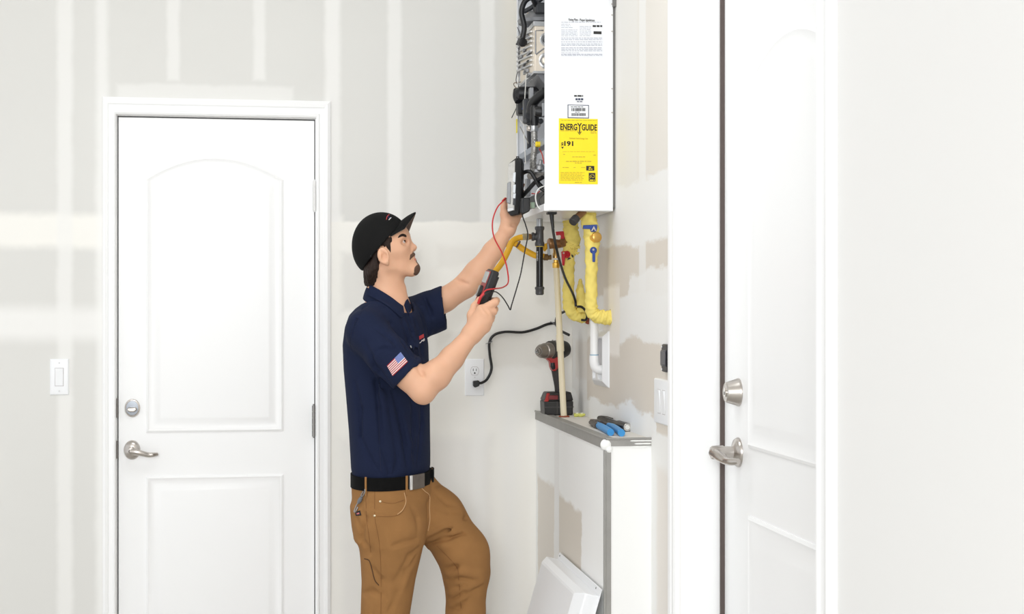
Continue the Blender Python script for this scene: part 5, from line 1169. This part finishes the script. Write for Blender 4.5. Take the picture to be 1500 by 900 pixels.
for s in (-1, 1):
    c = Vector(H(589.4, 354.0, 0.0322 * s)); e = lobj('eye', MB().ball(c, 4.75 * U, 18), eyew, man)
    g = (Vector((0.86, 0.34 * s - 0.1, 0.30))).normalized(); lobj('iris', MB().lathe(c + g * 4.25 * U, g, [(2.4 * U, 0), (1.9 * U, 0.55 * U), (0.8 * U, 0.75 * U)], 16), iris, e)

# ---- cap
cf = Field(Lp(508, 415, -0.115), Lp(602, 300, 0.115), 0.0032)
cf.ell(H(559, 351.5), (41 * U, 40 * U, 40.5 * U), 0, 0.0); cf.ell(H(553, 367), (34 * U, 39 * U, 38 * U), 25, 0.03)
cn = np.array([0.80, 0, -0.62]); p0 = H(562, 361.5)
inn = cf.clone(); inn.F = inn.F + 0.004
cf.cut(p0, (0.76, 0, -0.65))
inn.F = np.maximum(inn.F, -0.02 - 0 * inn.F); 
dpl = ((cf.ax[0][:, None, None] - p0[0]) * 0.76 + (cf.ax[2][None, None, :] - p0[2]) * -0.65)
# panel seams pressed in
gx = cf.ax[0][:, None, None] - H(559, 351)[0]; gy = cf.ax[1][None, :, None]; 
ang_ = np.arctan2(gy, gx * 0.76 * 0 + (gx * 0.65 + (cf.ax[2][None, None, :] - H(559, 351)[2]) * 0.76))
cf.F = cf.F + (0.0010 * np.exp(-((np.mod(ang_ + math.pi / 6, math.pi / 3) - math.pi / 6) / 0.02) ** 2)).astype(np.float32)
hol = Field(Lp(508, 415, -0.115), Lp(602, 300, 0.115), 0.0032); hol.ell(H(561, 356), (37 * U, 36.5 * U, 36 * U), 0, 0.0); hol.ell(H(557, 370), (31 * U, 35.5 * U, 34 * U), 25, 0.03)
hol.F = np.maximum(hol.F, (-dpl - 0.012).astype(np.float32)); cf.merge(hol, 0.002, 'sub')
cap = mesh_obj('cap', cf.mesh(), capm, man, 1)
tag(cap, 'plain black baseball cap with curved brim')
# brim: curved plate
vs = []; nb, mr = 25, 8
def brimpt(tb, s_, under):
    # tb in [-1, 1] across, s_ in [0, 1] outwards
    a = abs(tb); ix = 586 - 15 * a ** 2.0; iy = 325 + 21 * a ** 2.0
    ox = 608.5 - (16.5 if tb < 0 else 12.0) * a ** 2.0; oy = 310.5 + (23.5 if tb < 0 else 32) * a ** 2.0
    yi, yo = 0.078 * tb, 0.066 * tb
    bulge = 4 * s_ * (1 - s_)
    x = ix + (ox - ix) * s_; y = iy + (oy - iy) * s_; d = yi + (yo - yi) * s_
    return Vector(H(x - 0.4 * bulge, y - 1.4 * bulge * (1 - a), d)) + (Vector((0.0014, 0, -0.0024)) if under else Vector((0, 0, 0)))
for under in (False, True):
    for i in range(nb):
        for j in range(mr): vs.append(brimpt(-1 + 2 * i / (nb - 1), j / (mr - 1), under))
N1 = nb * mr; fs = []
for i in range(nb - 1):
    for j in range(mr - 1):
        k = i * mr + j; fs.append((k, k + 1, k + mr + 1, k + mr)); fs.append((N1 + k + mr, N1 + k + mr + 1, N1 + k + 1, N1 + k))
for i in range(nb - 1):
    for j in (0, mr - 1):
        k = i * mr + j; fs.append((k, k + mr, N1 + k + mr, N1 + k))
for j in range(mr - 1):
    for i in (0, nb - 1):
        k = i * mr + j; fs.append((k, k + 1, N1 + k + 1, N1 + k))
brim = lobj('brim', MB().add(vs, fs), capm, cap, ang=60)
for i in range(1, nb - 1): pass
lobj('brim_underside', MB().add([v + Vector((0.0006, 0, -0.0010)) for v in vs[N1:]], [(i * mr + j, i * mr + j + 1, (i + 1) * mr + j + 1, (i + 1) * mr + j) for i in range(nb - 1) for j in range(mr - 1)]), mat('brim_lining', (112, 98, 90), 0.85, var=0.08), cap, ang=60)
cb_ = bvh_of(cap)
lobj('button', MB().ball(Vector(H(527.5, 330.5, 0.0)), 3.2 * U, 12), capm, cap)
surf_line('emblem', cb_, [(566, 322), (567.2, 317.5), (570, 315)], 0.0011, mat('emblem_red', (200, 60, 60), 0.6), cap, 0.001)
surf_line('emblem', cb_, [(567.5, 316.5), (570, 319.5), (572.5, 319)], 0.0008, mat('emblem_blue', (52, 56, 120), 0.6), cap, 0.001)
surf_line('emblem', cb_, [(569.6, 322.4), (572.6, 319.4)], 0.0013, mat('emblem_white', (236, 232, 232), 0.6), cap, 0.001)
surf_line('adjuster', cb_, [(543, 375), (545.5, 379)], 0.0007, mat('seam_grey', (110, 110, 112), 0.6), cap, 0.0006)

# ---- polo shirt
sf = Field((-0.19, -0.36, CAMZ + (HZ - 712) / F * T0), (0.24, 0.34, CAMZ + (HZ - 405) / F * T0), 0.0042)
rowsS = [(445, 533, 604), (452, 523, 611), (462, 514, 618), (480, 508, 622), (505, 505, 626), (540, 506.5, 627), (580, 510, 628), (630, 514, 628.5), (665, 516, 629), (684, 517, 629), (694, 519, 627), (704, 521.5, 624)]
def rowc(y, l_, r_, ratio=1.5, phi=60, dc=0.0):
    hwid = (r_ - l_) / 2 * U; c_ = Lp((l_ + r_) / 2, y, dc)
    Bq = hwid / math.sqrt((ratio * math.cos(math.radians(phi))) ** 2 + math.sin(math.radians(phi)) ** 2); return (c_[2], c_[0], dc, ratio * Bq, Bq)
sf.loft([rowc(*r_) for r_ in rowsS], 0.02)
sf.cone(Lp(557, 465, -0.06), Lp(536, 480, -0.140), 20 * U, 22 * U, 0.04); sf.cone(Lp(580, 462, 0.05), Lp(604, 465, 0.12), 20 * U, 25 * U, 0.04)
# near sleeve
s1 = sf.clone(); s1.F[:] = 0.5
s1.chain([Lp(537, 485, -0.145), Lp(566, 518, -0.178), Lp(606, 561, -0.200)], [28 * U, 29.5 * U, 26.0 * U], 0.01)
s1.cut(Lp(596, 551, -0.195), (0.70, -0.03, -0.68))
sf.merge(s1, 0.022)
# far sleeve
s2 = s1.clone(); s2.F[:] = 0.5
s2.chain([Lp(600, 470, 0.12), Lp(628, 459, 0.13), Lp(664, 446, 0.135)], [33 * U, 32 * U, 33 * U], 0.01)
s2.cut(Lp(651, 449, 0.135), (0.985, 0.0, 0.12))
sf.merge(s2, 0.02)
# neck opening
sf.chain([Lp(560, 395), Lp(567, 430), Lp(571, 440)], [27.5 * U, 26.5 * U, 24 * U], 0.004, 'sub')
sf.cone(Lp(582, 430, -0.01), Lp(594, 456, -0.035), 10 * U, 5 * U, 0.006, 'sub')
# seat for the collar: a shallow tilted recess round the neck
def seat(X, Y, Z):
    c_ = Lp(566.5, 449, 0); x_, y_ = X - c_[0], Y; fx_, fy_ = math.cos(math.radians(-30)), math.sin(math.radians(-30))
    rad = np.sqrt(x_ ** 2 + (y_ / 1.08) ** 2) - 39.5 * U
    pl_ = (c_[2] - (15.0 / 40.0) * (x_ * fx_ + y_ * fy_)) - Z
    return np.maximum(rad, pl_)
sf._do(seat, Lp(520, 480, 0) - np.array([0, 0.1, 0]), Lp(612, 425, 0) + np.array([0, 0.1, 0]), 0.008, 'sub')
# folds: carved creases and raised ridges
for pts in ([(536, 448), (522, 470), (518, 492)],):
    crease(sf, pts, 1.2, 0.008)
for pts, r_ in (([(545, 530), (556, 545), (574, 566)], 3.5), ([(548, 535), (552, 560), (556, 600), (558, 650)], 2.4), ([(575, 572), (584, 600), (592, 640), (596, 680)], 3.0), ([(600, 560), (606, 610), (604, 660), (598, 692)], 2.8),
                ([(615, 560), (618, 620), (612, 680)], 2.6), ([(590, 470), (600, 500), (610, 530)], 2.4), ([(600, 462), (610, 490), (618, 520)], 2.4), ([(612, 455), (622, 480), (624, 500)], 2.2), ([(622, 436), (630, 456), (632, 478)], 2.2),
                ([(572, 474), (590, 500), (604, 522)], 2.2), ([(552, 514), (565, 511), (580, 514)], 1.8), ([(528, 640), (540, 670), (556, 694)], 2.0), ([(520, 560), (528, 600), (530, 640)], 2.0), ([(560, 660), (568, 680), (570, 695)], 1.8), ([(582, 668), (580, 685), (576, 696)], 1.6), ([(596, 466), (603, 486), (606, 512)], 1.6), ([(608, 470), (615, 490), (619, 512)], 1.6), ([(618, 446), (626, 462), (627, 484)], 1.5), ([(546, 478), (566, 492), (584, 512)], 1.6), ([(534, 500), (544, 522), (556, 545)], 1.6), ([(606, 600), (612, 640), (606, 676)], 1.8), ([(570, 600), (578, 640), (584, 686)], 1.6)):
    crease(sf, pts, r_ * 1.3, 0.009)
for pts, r_ in (([(548, 540), (560, 580), (566, 630)], 2.0), ([(590, 610), (600, 650), (600, 685)], 2.0), ([(604, 480), (612, 505), (616, 530)], 1.8), ([(595, 480), (604, 505), (610, 535)], 1.6), ([(618, 450), (628, 470), (630, 488)], 1.8)):
    crease(sf, pts, r_, 0.016, 'add')
# hollow sleeve mouths
hn = sf.clone(); hn.F[:] = 0.5; hn.cone(Lp(592, 546, -0.193), Lp(612, 566, -0.202), 21.5 * U, 23.0 * U, 0.0)
hn.cone(Lp(643, 451, 0.134), Lp(668, 445, 0.136), 27.5 * U, 29.5 * U, 0.0); sf.merge(hn, 0.002, 'sub')
shirt = mesh_obj('polo_shirt', sf.mesh(), navy, man, 2)
tag(shirt, 'navy blue short sleeved polo shirt')
sb_ = bvh_of(shirt)
# collar: flared band standing round the neck, open at the front
mb = MB(); ncol = 64; prof_c = [(0.0, 0.0, 8.0), (1.8, 0.0, 8.5), (4.5, 1.0, 2.0), (6.5, 3.0, -6.0), (7.5, 6.0, -11.0), (6.2, 6.6, -11.2), (3.0, 3.0, -4.0), (0.6, 1.4, 2.0)]
vs = []; fs = []
fdir = math.radians(-30)       # the opening faces right and towards the viewer
for i in range(ncol):
    a = fdir + math.radians(16) + math.radians(328) * i / (ncol - 1); ca, sa = math.cos(a), math.sin(a)
    fw = 0.5 + 0.5 * math.cos(a - fdir)          # 1 at the front
    cx_, cy_ = 566.5 + 0 * fw, 0.0
    pt_ = max(0.0, (fw - 0.80) / 0.2)
    for (r_, o_, z_) in prof_c:
        R_ = 26.5 + r_ * 1.15 * (1 + 0.2 * fw) + (4.0 * pt_ if z_ < 0 else 0)
        zz_ = 426 + 27 * fw ** 1.25 - z_ * (1 + (0.75 * pt_ if z_ < 0 else 0))
        b_ = Lp(cx_, zz_, 0); vs.append(Vector((b_[0] + R_ * U * ca, R_ * 1.08 * U * sa, b_[2])))
k = len(prof_c)
for i in range(ncol - 1):
    for j in range(k): fs.append((i * k + j, i * k + (j + 1) % k, (i + 1) * k + (j + 1) % k, (i + 1) * k + j))
fs += [tuple(range(k)), tuple((ncol - 1) * k + j for j in range(k))]
collar = lobj('collar', mb.add(vs, fs), navy, shirt, ang=50)
sm_ = collar.modifiers.new('sub', 'SUBSURF'); sm_.levels = 1; sm_.render_levels = 1
# the near collar leaf lies folded over the shirt front
def leaf(name, top, bot, nu, nv, off, thick):
    bv = [sb_, bb_, bvh_of(collar)]; t_ = spline([Vector((x, y, 0)) for x, y in top], 8); b_ = spline([Vector((x, y, 0)) for x, y in bot], 8)
    pick = lambda C_, u_: C_[min(int(u_ * (len(C_) - 1)), len(C_) - 2)].lerp(C_[min(int(u_ * (len(C_) - 1)) + 1, len(C_) - 1)], u_ * (len(C_) - 1) - min(int(u_ * (len(C_) - 1)), len(C_) - 2))
    D_ = np.zeros((nv + 1, nu + 1)); Q_ = {}
    for j in range(nv + 1):
        for i in range(nu + 1):
            p = pick(t_, i / nu).lerp(pick(b_, i / nu), j / nv); Q_[j, i] = p; h_ = hit(bv, p.x, p.y)
            D_[j, i] = h_[2] if h_ else np.nan
    D_ = np.where(np.isnan(D_), np.nanmedian(D_), D_)
    for _ in range(6):
        E_ = np.pad(D_, 1, 'edge'); A_ = (E_[:-2, 1:-1] + E_[2:, 1:-1] + E_[1:-1, :-2] + E_[1:-1, 2:]) / 4; D_ = np.minimum(D_, A_)
    vs = []
    for j in range(nv + 1):
        for i in range(nu + 1):
            p = Q_[j, i]; d = (Vector(Lp(p.x, p.y, 0)) - CAML).normalized(); roll = 0.003 * math.sin(math.pi * min(1.0, j / nv * 1.2))
            vs.append(CAML + d * (D_[j, i] - off - roll))
    fs = [(j * (nu + 1) + i, j * (nu + 1) + i + 1, (j + 1) * (nu + 1) + i + 1, (j + 1) * (nu + 1) + i) for j in range(nv) for i in range(nu)]
    o = lobj(name, MB().add(vs, fs), navy, shirt, ang=80); m_ = o.modifiers.new('solid', 'SOLIDIFY'); m_.thickness = thick; m_.offset = 0
    return o
leaf('collar_leaf', [(542, 417), (556, 425), (572, 435), (583, 443.5), (590.5, 449)], [(537.5, 432.5), (549, 438), (564, 446), (578, 457), (587, 465.5), (592.5, 462)], 26, 9, 0.004, 0.003)
leaf('collar_leaf', [(592, 447), (594.5, 441), (597, 438)], [(597.5, 460.5), (601.5, 456), (602.5, 450)], 8, 8, 0.003, 0.003)
# flag patch on the near sleeve and print on the chest
fred, fwht, fblu = mat('flag_red', (196, 62, 66), 0.8), mat('flag_white', (238, 230, 228), 0.8), mat('flag_blue', (120, 134, 190), 0.8, var=0.25, scale=500)
def flagpick(u_, v_):
    if u_ > 0.56 and v_ < 7 / 13: return 2
    return 0 if int(v_ * 13) % 2 == 0 else 1
surf_patch('flag_patch', sb_, ((567, 536), (586.7, 516.4), (597.2, 530.7), (575.6, 551)), 18, 13, [fred, fwht, fblu], flagpick, shirt)
surf_patch('chest_print', sb_, ((613.5, 493), (620, 489.5), (620.5, 494.5), (614, 498)), 5, 3, [fred], lambda u_, v_: 0, shirt)
for pts in ([(614.5, 503), (616.5, 501), (618, 498.5)], [(618.5, 500), (621, 496.5)], [(620, 500), (621.5, 498)]):
    surf_line('chest_print', sb_, pts, 0.0011, fwht, shirt, 0.0012)
surf_line('button', sb_, [(601.5, 507), (603, 510)], 0.0016, mat('shell_button', (210, 208, 204), 0.3), shirt, 0.001)
sdark = mat('navy_seam', (16, 23, 48), 0.9)
surf_line('seam', sb_, [(540, 446), (526, 462), (516, 484), (513, 505), (520, 520)], 0.0009, sdark, shirt, 0.0)
surf_line('seam', sb_, [(556, 560), (555, 600), (556, 650), (558, 690)], 0.0008, sdark, shirt, 0.0)
surf_line('hem', sb_, [(608, 529), (600, 542), (588, 555), (578, 565)], 0.0008, sdark, shirt, 0.0)

# ---- trousers
zlo = 0.05
tf = Field((-0.17, -0.24, zlo), (0.36, 0.30, CAMZ + (HZ - 684) / F * T0), 0.0052)
rowsH = [(698, 519, 628), (704, 518, 629), (716, 517.5, 632), (740, 519, 634), (765, 521, 632), (785, 524, 626)]
tf.loft([rowc(*r_, 1.45) for r_ in rowsH], 0.02)
rowsN = [(745, 519.5, 612), (770, 522, 622), (795, 526.5, 621), (820, 529, 615), (850, 530.5, 608), (900, 529, 600), (960, 527, 594), (1040, 528, 588), (1105, 532, 586)]
tf.loft([rowc(*r_, 1.1, 60, -0.045) for r_ in rowsN], 0.035)
tf.chain([Lp(606, 722, 0.07), Lp(640, 757, 0.075), Lp(675.5, 806, 0.07)], [36 * U, 38.5 * U, 37.5 * U], 0.03)
tf.chain([Lp(677, 809, 0.07), Lp(683, 838, 0.075), Lp(682, 900, 0.085), Lp(677, 1000, 0.09), Lp(672, 1070, 0.09)], [38 * U, 34 * U, 28 * U, 25 * U, 24 * U], 0.02)
tf.ball(Lp(690, 815, 0.065), 26 * U, 0.02)
for pts, r_ in (([(640, 745), (658, 750), (674, 750)], 2.2), ([(626, 790), (650, 780), (684, 757)], 3.4), ([(624, 797), (650, 792), (680, 782)], 3.0), ([(634, 716), (628, 740), (629, 770), (622, 800)], 2.6), ([(650, 835), (668, 832), (680, 838)], 3.0), ([(655, 850), (675, 846), (700, 852)], 2.4), ([(660, 880), (680, 868), (706, 858)], 2.4), ([(655, 895), (672, 890), (690, 876)], 2.0),
                ([(610, 815), (596, 838), (585, 868), (570, 895)], 2.6), ([(616, 800), (600, 815), (580, 850)], 2.2), ([(526, 788), (534, 798), (540, 806)], 2.6), ([(522, 760), (530, 780), (533, 800)], 1.8), ([(531, 815), (540, 808), (545, 800)], 2.0), ([(604, 745), (612, 760), (612, 780)], 2.0), ([(630, 712), (640, 700), (648, 712)], 2.0), ([(530, 870), (545, 866), (560, 872)], 2.0), ([(528, 742), (536, 760), (532, 785)], 1.6), ([(640, 725), (655, 738), (668, 742)], 1.8), ([(632, 775), (655, 766), (684, 744)], 1.8), ([(575, 800), (590, 795), (610, 790)], 1.4), ([(662, 862), (682, 858), (700, 868)], 1.6), ([(545, 830), (560, 850), (566, 880)], 1.4)):
    crease(tf, pts, r_ * 1.25, 0.011)
for pts, r_ in (([(630, 782), (655, 770), (688, 748)], 2.4), ([(628, 803), (650, 800), (690, 795)], 2.4), ([(656, 842), (676, 838), (704, 842)], 2.2), ([(600, 830), (590, 855), (580, 880)], 2.0), ([(660, 870), (685, 860), (708, 850)], 2.0)):
    crease(tf, pts, r_, 0.02, 'add')
trous = mesh_obj('trousers', tf.mesh(), duck, man, 3)
tag(trous, 'brown canvas work trousers')
tb_ = bvh_of(trous)
stitch = mat('brown_stitch', (128, 86, 46), 0.9); pale = mat('pale_edge', (196, 156, 112), 0.9); rivet = mat('rivet', (206, 190, 160), 0.3, 0.8)
for pts in ([(594, 722), (595, 738), (588, 752), (574, 757), (552, 757)], [(556, 735), (575, 738), (592, 733)], [(549, 715), (549, 757), (552, 775)], [(536, 730), (537, 760), (541, 790), (543, 810)], [(552, 775), (556, 800), (558, 840), (558, 900)], [(640, 800), (668, 830), (672, 850), (676, 900)], [(629, 730), (629.5, 755), (628, 775)]):
    surf_line('seam', tb_, pts, 0.0009, stitch, trous, 0.0)
surf_line('pocket_edge', tb_, [(534, 819), (541, 822), (545, 835), (549, 850), (555, 858)], 0.0016, mat('pocket_dark', (84, 56, 32), 0.9), trous, 0.0005)
surf_line('pocket_edge', tb_, [(592, 722), (594.5, 735), (590, 747), (582, 754)], 0.0014, pale, trous, 0.0006)
surf_line('fly_edge', tb_, [(616, 714), (622, 720), (629, 727), (629, 745), (629.5, 762), (627, 778)], 0.0015, pale, trous, 0.0006)
for x, y in ((557, 735), (548.5, 756)):
    h_ = hit(tb_, x, y); lobj('rivet', MB().lathe(h_[0], h_[1], [(0.0036, -0.001), (0.0034, 0.0012), (0.002, 0.0018)], 12), rivet, trous)
surf_patch('maker_tag', tb_, ((521, 751), (527.5, 748), (529.5, 755.5), (521.5, 756)), 4, 3, [mat('tag_black', (36, 32, 34), 0.7), mat('tag_pink', (214, 120, 124), 0.7)], lambda u_, v_: 1 if 0.2 < u_ < 0.75 and 0.3 < v_ < 0.8 else 0, trous)
# ---- belt, loops, buckle: bands wrapped round the waist
blt = mat('black_webbing', (9, 9, 9), 0.8, spec=0.15, var=0.2, scale=400, bump=0.3, bscale=800)
wc = rowc(700, 518, 629.5, 1.47); phi = math.radians(60); fx, fy = math.sin(phi), -math.cos(phi); lx, ly = fy, -fx
def waist(an, out, z):     # an = 0 at the front, positive towards his right (viewer's) side
    u_, v_ = math.sin(an) * (wc[3] + out), math.cos(an) * (wc[4] + out)
    return Vector((wc[1] + lx * u_ + fx * v_, wc[2] + ly * u_ + fy * v_, z))
zc_ = Lp(572, 700)[2]
def band(name, a0, a1, z0f, z1f, o0, o1, material, parent, n=60, bevel=0.0):
    vs = []; 
    for i in range(n + 1):
        a = a0 + (a1 - a0) * i / n
        for (o_, z_) in ((o0, z0f(a)), (o1, z0f(a)), (o1, z1f(a)), (o0, z1f(a))): vs.append(waist(a, o_, z_))
    fs = [(i * 4 + k, i * 4 + (k + 1) % 4, i * 4 + 4 + (k + 1) % 4, i * 4 + 4 + k) for i in range(n) for k in range(4)] + [(0, 1, 2, 3), (n * 4 + 3, n * 4 + 2, n * 4 + 1, n * 4)]
    return lobj(name, MB().add(vs, fs), material, parent, bevel=bevel)
tilt = lambda a: -0.006 * math.cos(a - 0.9)
belt = band('belt', -math.pi, math.pi, lambda a: zc_ - 0.019 + tilt(a), lambda a: zc_ + 0.019 + tilt(a), -0.004, 0.004, blt, man)
tag(belt, 'black webbing belt with a steel buckle')
band('trouser_waistband', -math.pi, math.pi, lambda a: zc_ - 0.026 + tilt(a), lambda a: zc_ + 0.0185 + tilt(a), -0.008, 0.0012, duck, trous)
def ang_px(px):
    best = min(np.linspace(0.2, 2.6, 240), key=lambda a_: abs(((p_ := PM @ waist(a_, 0.005, zc_)).dot(RGT) / p_.dot(DIR)) * F + 750 - px)); return float(best)
for a in (ang_px(595.6), ang_px(536.0), 3.3, -0.75):
    band('belt_loop', a - 0.028, a + 0.028, lambda q_: zc_ - 0.034 + tilt(q_), lambda q_: zc_ + 0.022 + tilt(q_), 0.004, 0.0066, duck, trous, 4, 0.0008)
buck = band('buckle', -0.10, 0.30, lambda q_: zc_ - 0.0215 + tilt(q_), lambda q_: zc_ + 0.0215 + tilt(q_), 0.003, 0.0085, mat('buckle_steel', (120, 112, 106), 0.35, 0.9, var=0.2, scale=80), belt, 6, 0.0012)
band('buckle_edge', 0.285, 0.345, lambda q_: zc_ - 0.0210 + tilt(q_), lambda q_: zc_ + 0.0210 + tilt(q_), 0.003, 0.0095, mat('buckle_bright', (226, 224, 222), 0.3, 0.5), belt, 3, 0.001)
band('belt_tail', -1.0, -0.55, lambda q_: zc_ - 0.016 + tilt(q_), lambda q_: zc_ + 0.021 + tilt(q_), 0.005, 0.011, blt, belt, 6)
# key clip on the near loop
def on_tr(x, y, o_=0.006):
    h_ = hit(tb_, x, y); return h_[0] + h_[1] * o_
clipm = mat('clip_metal', (150, 148, 146), 0.35, 0.8, var=0.3, scale=120)
kc = lobj('key_clip', MB().tube([on_tr(536, 717), on_tr(535.5, 722), on_tr(533, 727), on_tr(531, 726), on_tr(534, 720)], 0.0018, 8), clipm, man)
lobj('swivel', MB().tube([on_tr(531.5, 728), on_tr(529, 733), on_tr(527, 737)], [0.004, 0.0062, 0.0045], 10), mat('rope_grey', (110, 112, 116), 0.6, var=0.4, scale=300), kc)
lobj('snap_hook', MB().tube([on_tr(527, 737), on_tr(524, 742), on_tr(521.5, 749), on_tr(523, 750), on_tr(525.5, 744)], 0.0019, 8), clipm, kc)
# shoes, below the frame
shoe = mat('brown_boot', (92, 66, 46), 0.7, var=0.15)
for (x, d_, zf) in ((556, -0.05, 0.0), (672, 0.09, 0.0)):
    bfz = Field(Lp(x, 900, 0) * np.array([1, 0, 0]) + np.array([-0.09, d_ - 0.07, 0.0]), Lp(x, 900, 0) * np.array([1, 0, 0]) + np.array([0.24, d_ + 0.07, 0.22]), 0.006)
    b = Lp(x, 900, 0); bfz.chain([(b[0], d_, 0.13), (b[0] - 0.005, d_, 0.06), (b[0] + 0.09, d_ - 0.02, 0.05), (b[0] + 0.17, d_ - 0.035, 0.04)], [0.048, 0.048, 0.042, 0.036], 0.02); bfz.cut((0, 0, 0.004), (0, 0, -1)); mesh_obj('boot', bfz.mesh(), shoe, man, 1)

# ---------------------------------------------------------------- multimeter in the near hand
def W(px, py, d): return PM @ Vector(Lp(px, py, d))
mtr = thing('multimeter', W(700, 455, -0.12), 'black handheld multimeter with red and black test leads in the hand', 'multimeter')
mblk = mat('meter_black', (34, 33, 35), 0.5, var=0.15); 
top, bot = W(722, 399, -0.105), W(700.5, 456, -0.105); mu = (top - bot).normalized()
face = (PM.to_3x3() @ Vector((-0.965, -0.26, 0.0))); face = (face - mu * face.dot(mu)).normalized(); mw = mu.cross(face)
R3 = Matrix((mw, face, mu)).transposed(); ML = (top - bot).length + 0.012; mc = (top + bot) / 2
MB().box(mc, (0.060, 0.026, ML), R3).build('holster', mblk, mtr, bevel=0.007, seg=3)
def MP(u_, v_, h_): return mc + mw * u_ + mu * v_ + face * h_
MB().box(MP(0, ML * 0.0, 0.0125), (0.050, 0.004, ML - 0.012), R3).build('red_body', mat('meter_red', (150, 52, 50), 0.45, var=0.1), mtr, bevel=0.002)
MB().box(MP(0, ML * 0.30, 0.0148), (0.044, 0.003, 0.034), R3).build('screen', mat('meter_screen', (168, 172, 170), 0.25, var=0.04), mtr, bevel=0.001)
MB().lathe(MP(0, -0.004, 0.0145), face, [(0.018, 0), (0.017, 0.006), (0.012, 0.007)], 24).build('dial', mblk, mtr)
MB().box(MP(0, -0.004, 0.0225), (0.006, 0.004, 0.032), R3).build('dial_pointer', MATS['mark_grey'], mtr, bevel=0.001)
MB().box(MP(0, ML * 0.12, -0.0155), (0.040, 0.006, ML * 0.55), R3).build('tilt_stand', mblk, mtr, bevel=0.002)
for u_ in (-0.018, 0, 0.018): MB().lathe(MP(u_, -ML * 0.36, 0.0145), face, [(0.0058, 0), (0.005, 0.003)], 14).build('jack', MATS['near_black'], mtr)
lred = mat('lead_red', (196, 40, 44), 0.4, var=0.08); lblk = mat('lead_black', (24, 24, 25), 0.4)
j1 = MP(-0.020, -ML * 0.36, 0.016); j2 = MP(0.0, -ML * 0.36, 0.016)
rd = MB().tube([W(700.5, 444, -0.165), W(705, 434, -0.168), W(712, 425.5, -0.165), W(725, 423.2, -0.150), W(737, 421, -0.06), W(744.5, 413, 0.0), W(742, 390, 0.04), W(735, 370, 0.07), W(723.5, 347, 0.085), W(721.5, 325, 0.09), W(728, 305, 0.10), W(738, 293.5, 0.10)], 0.0021, 8, 10).build('red_lead', lred, mtr)
MB().tube([W(736.5, 294.5, 0.10), W(741, 290.5, 0.12)], [0.0034, 0.0028], 8, 0).build('red_probe', lred, mtr)
MB().tube([W(700.5, 445, -0.163), W(704, 436, -0.167), W(709, 430, -0.166)], 0.0042, 8).build('plug_boot', lred, mtr)
MB().tube([W(703, 444, -0.16), W(707, 435, -0.166), W(714, 430, -0.163), W(724, 427.5, -0.145), W(730, 430, -0.10), W(737, 437, -0.04), W(744, 448, 0.0), W(747.5, 454, 0.005), W(749.5, 447, 0.01), W(757, 422, 0.03), W(763, 400, 0.05), W(768.5, 370, 0.06), W(773, 345, 0.06), W(770, 330, 0.06), W(765.5, 317, 0.06), W(763, 300, 0.07)], 0.0019, 8, 10).build('black_lead', lblk, mtr)
MB().tube([W(702.5, 446, -0.158), W(706, 437, -0.165), W(711, 432, -0.165)], 0.0042, 8).build('plug_boot', lblk, mtr)
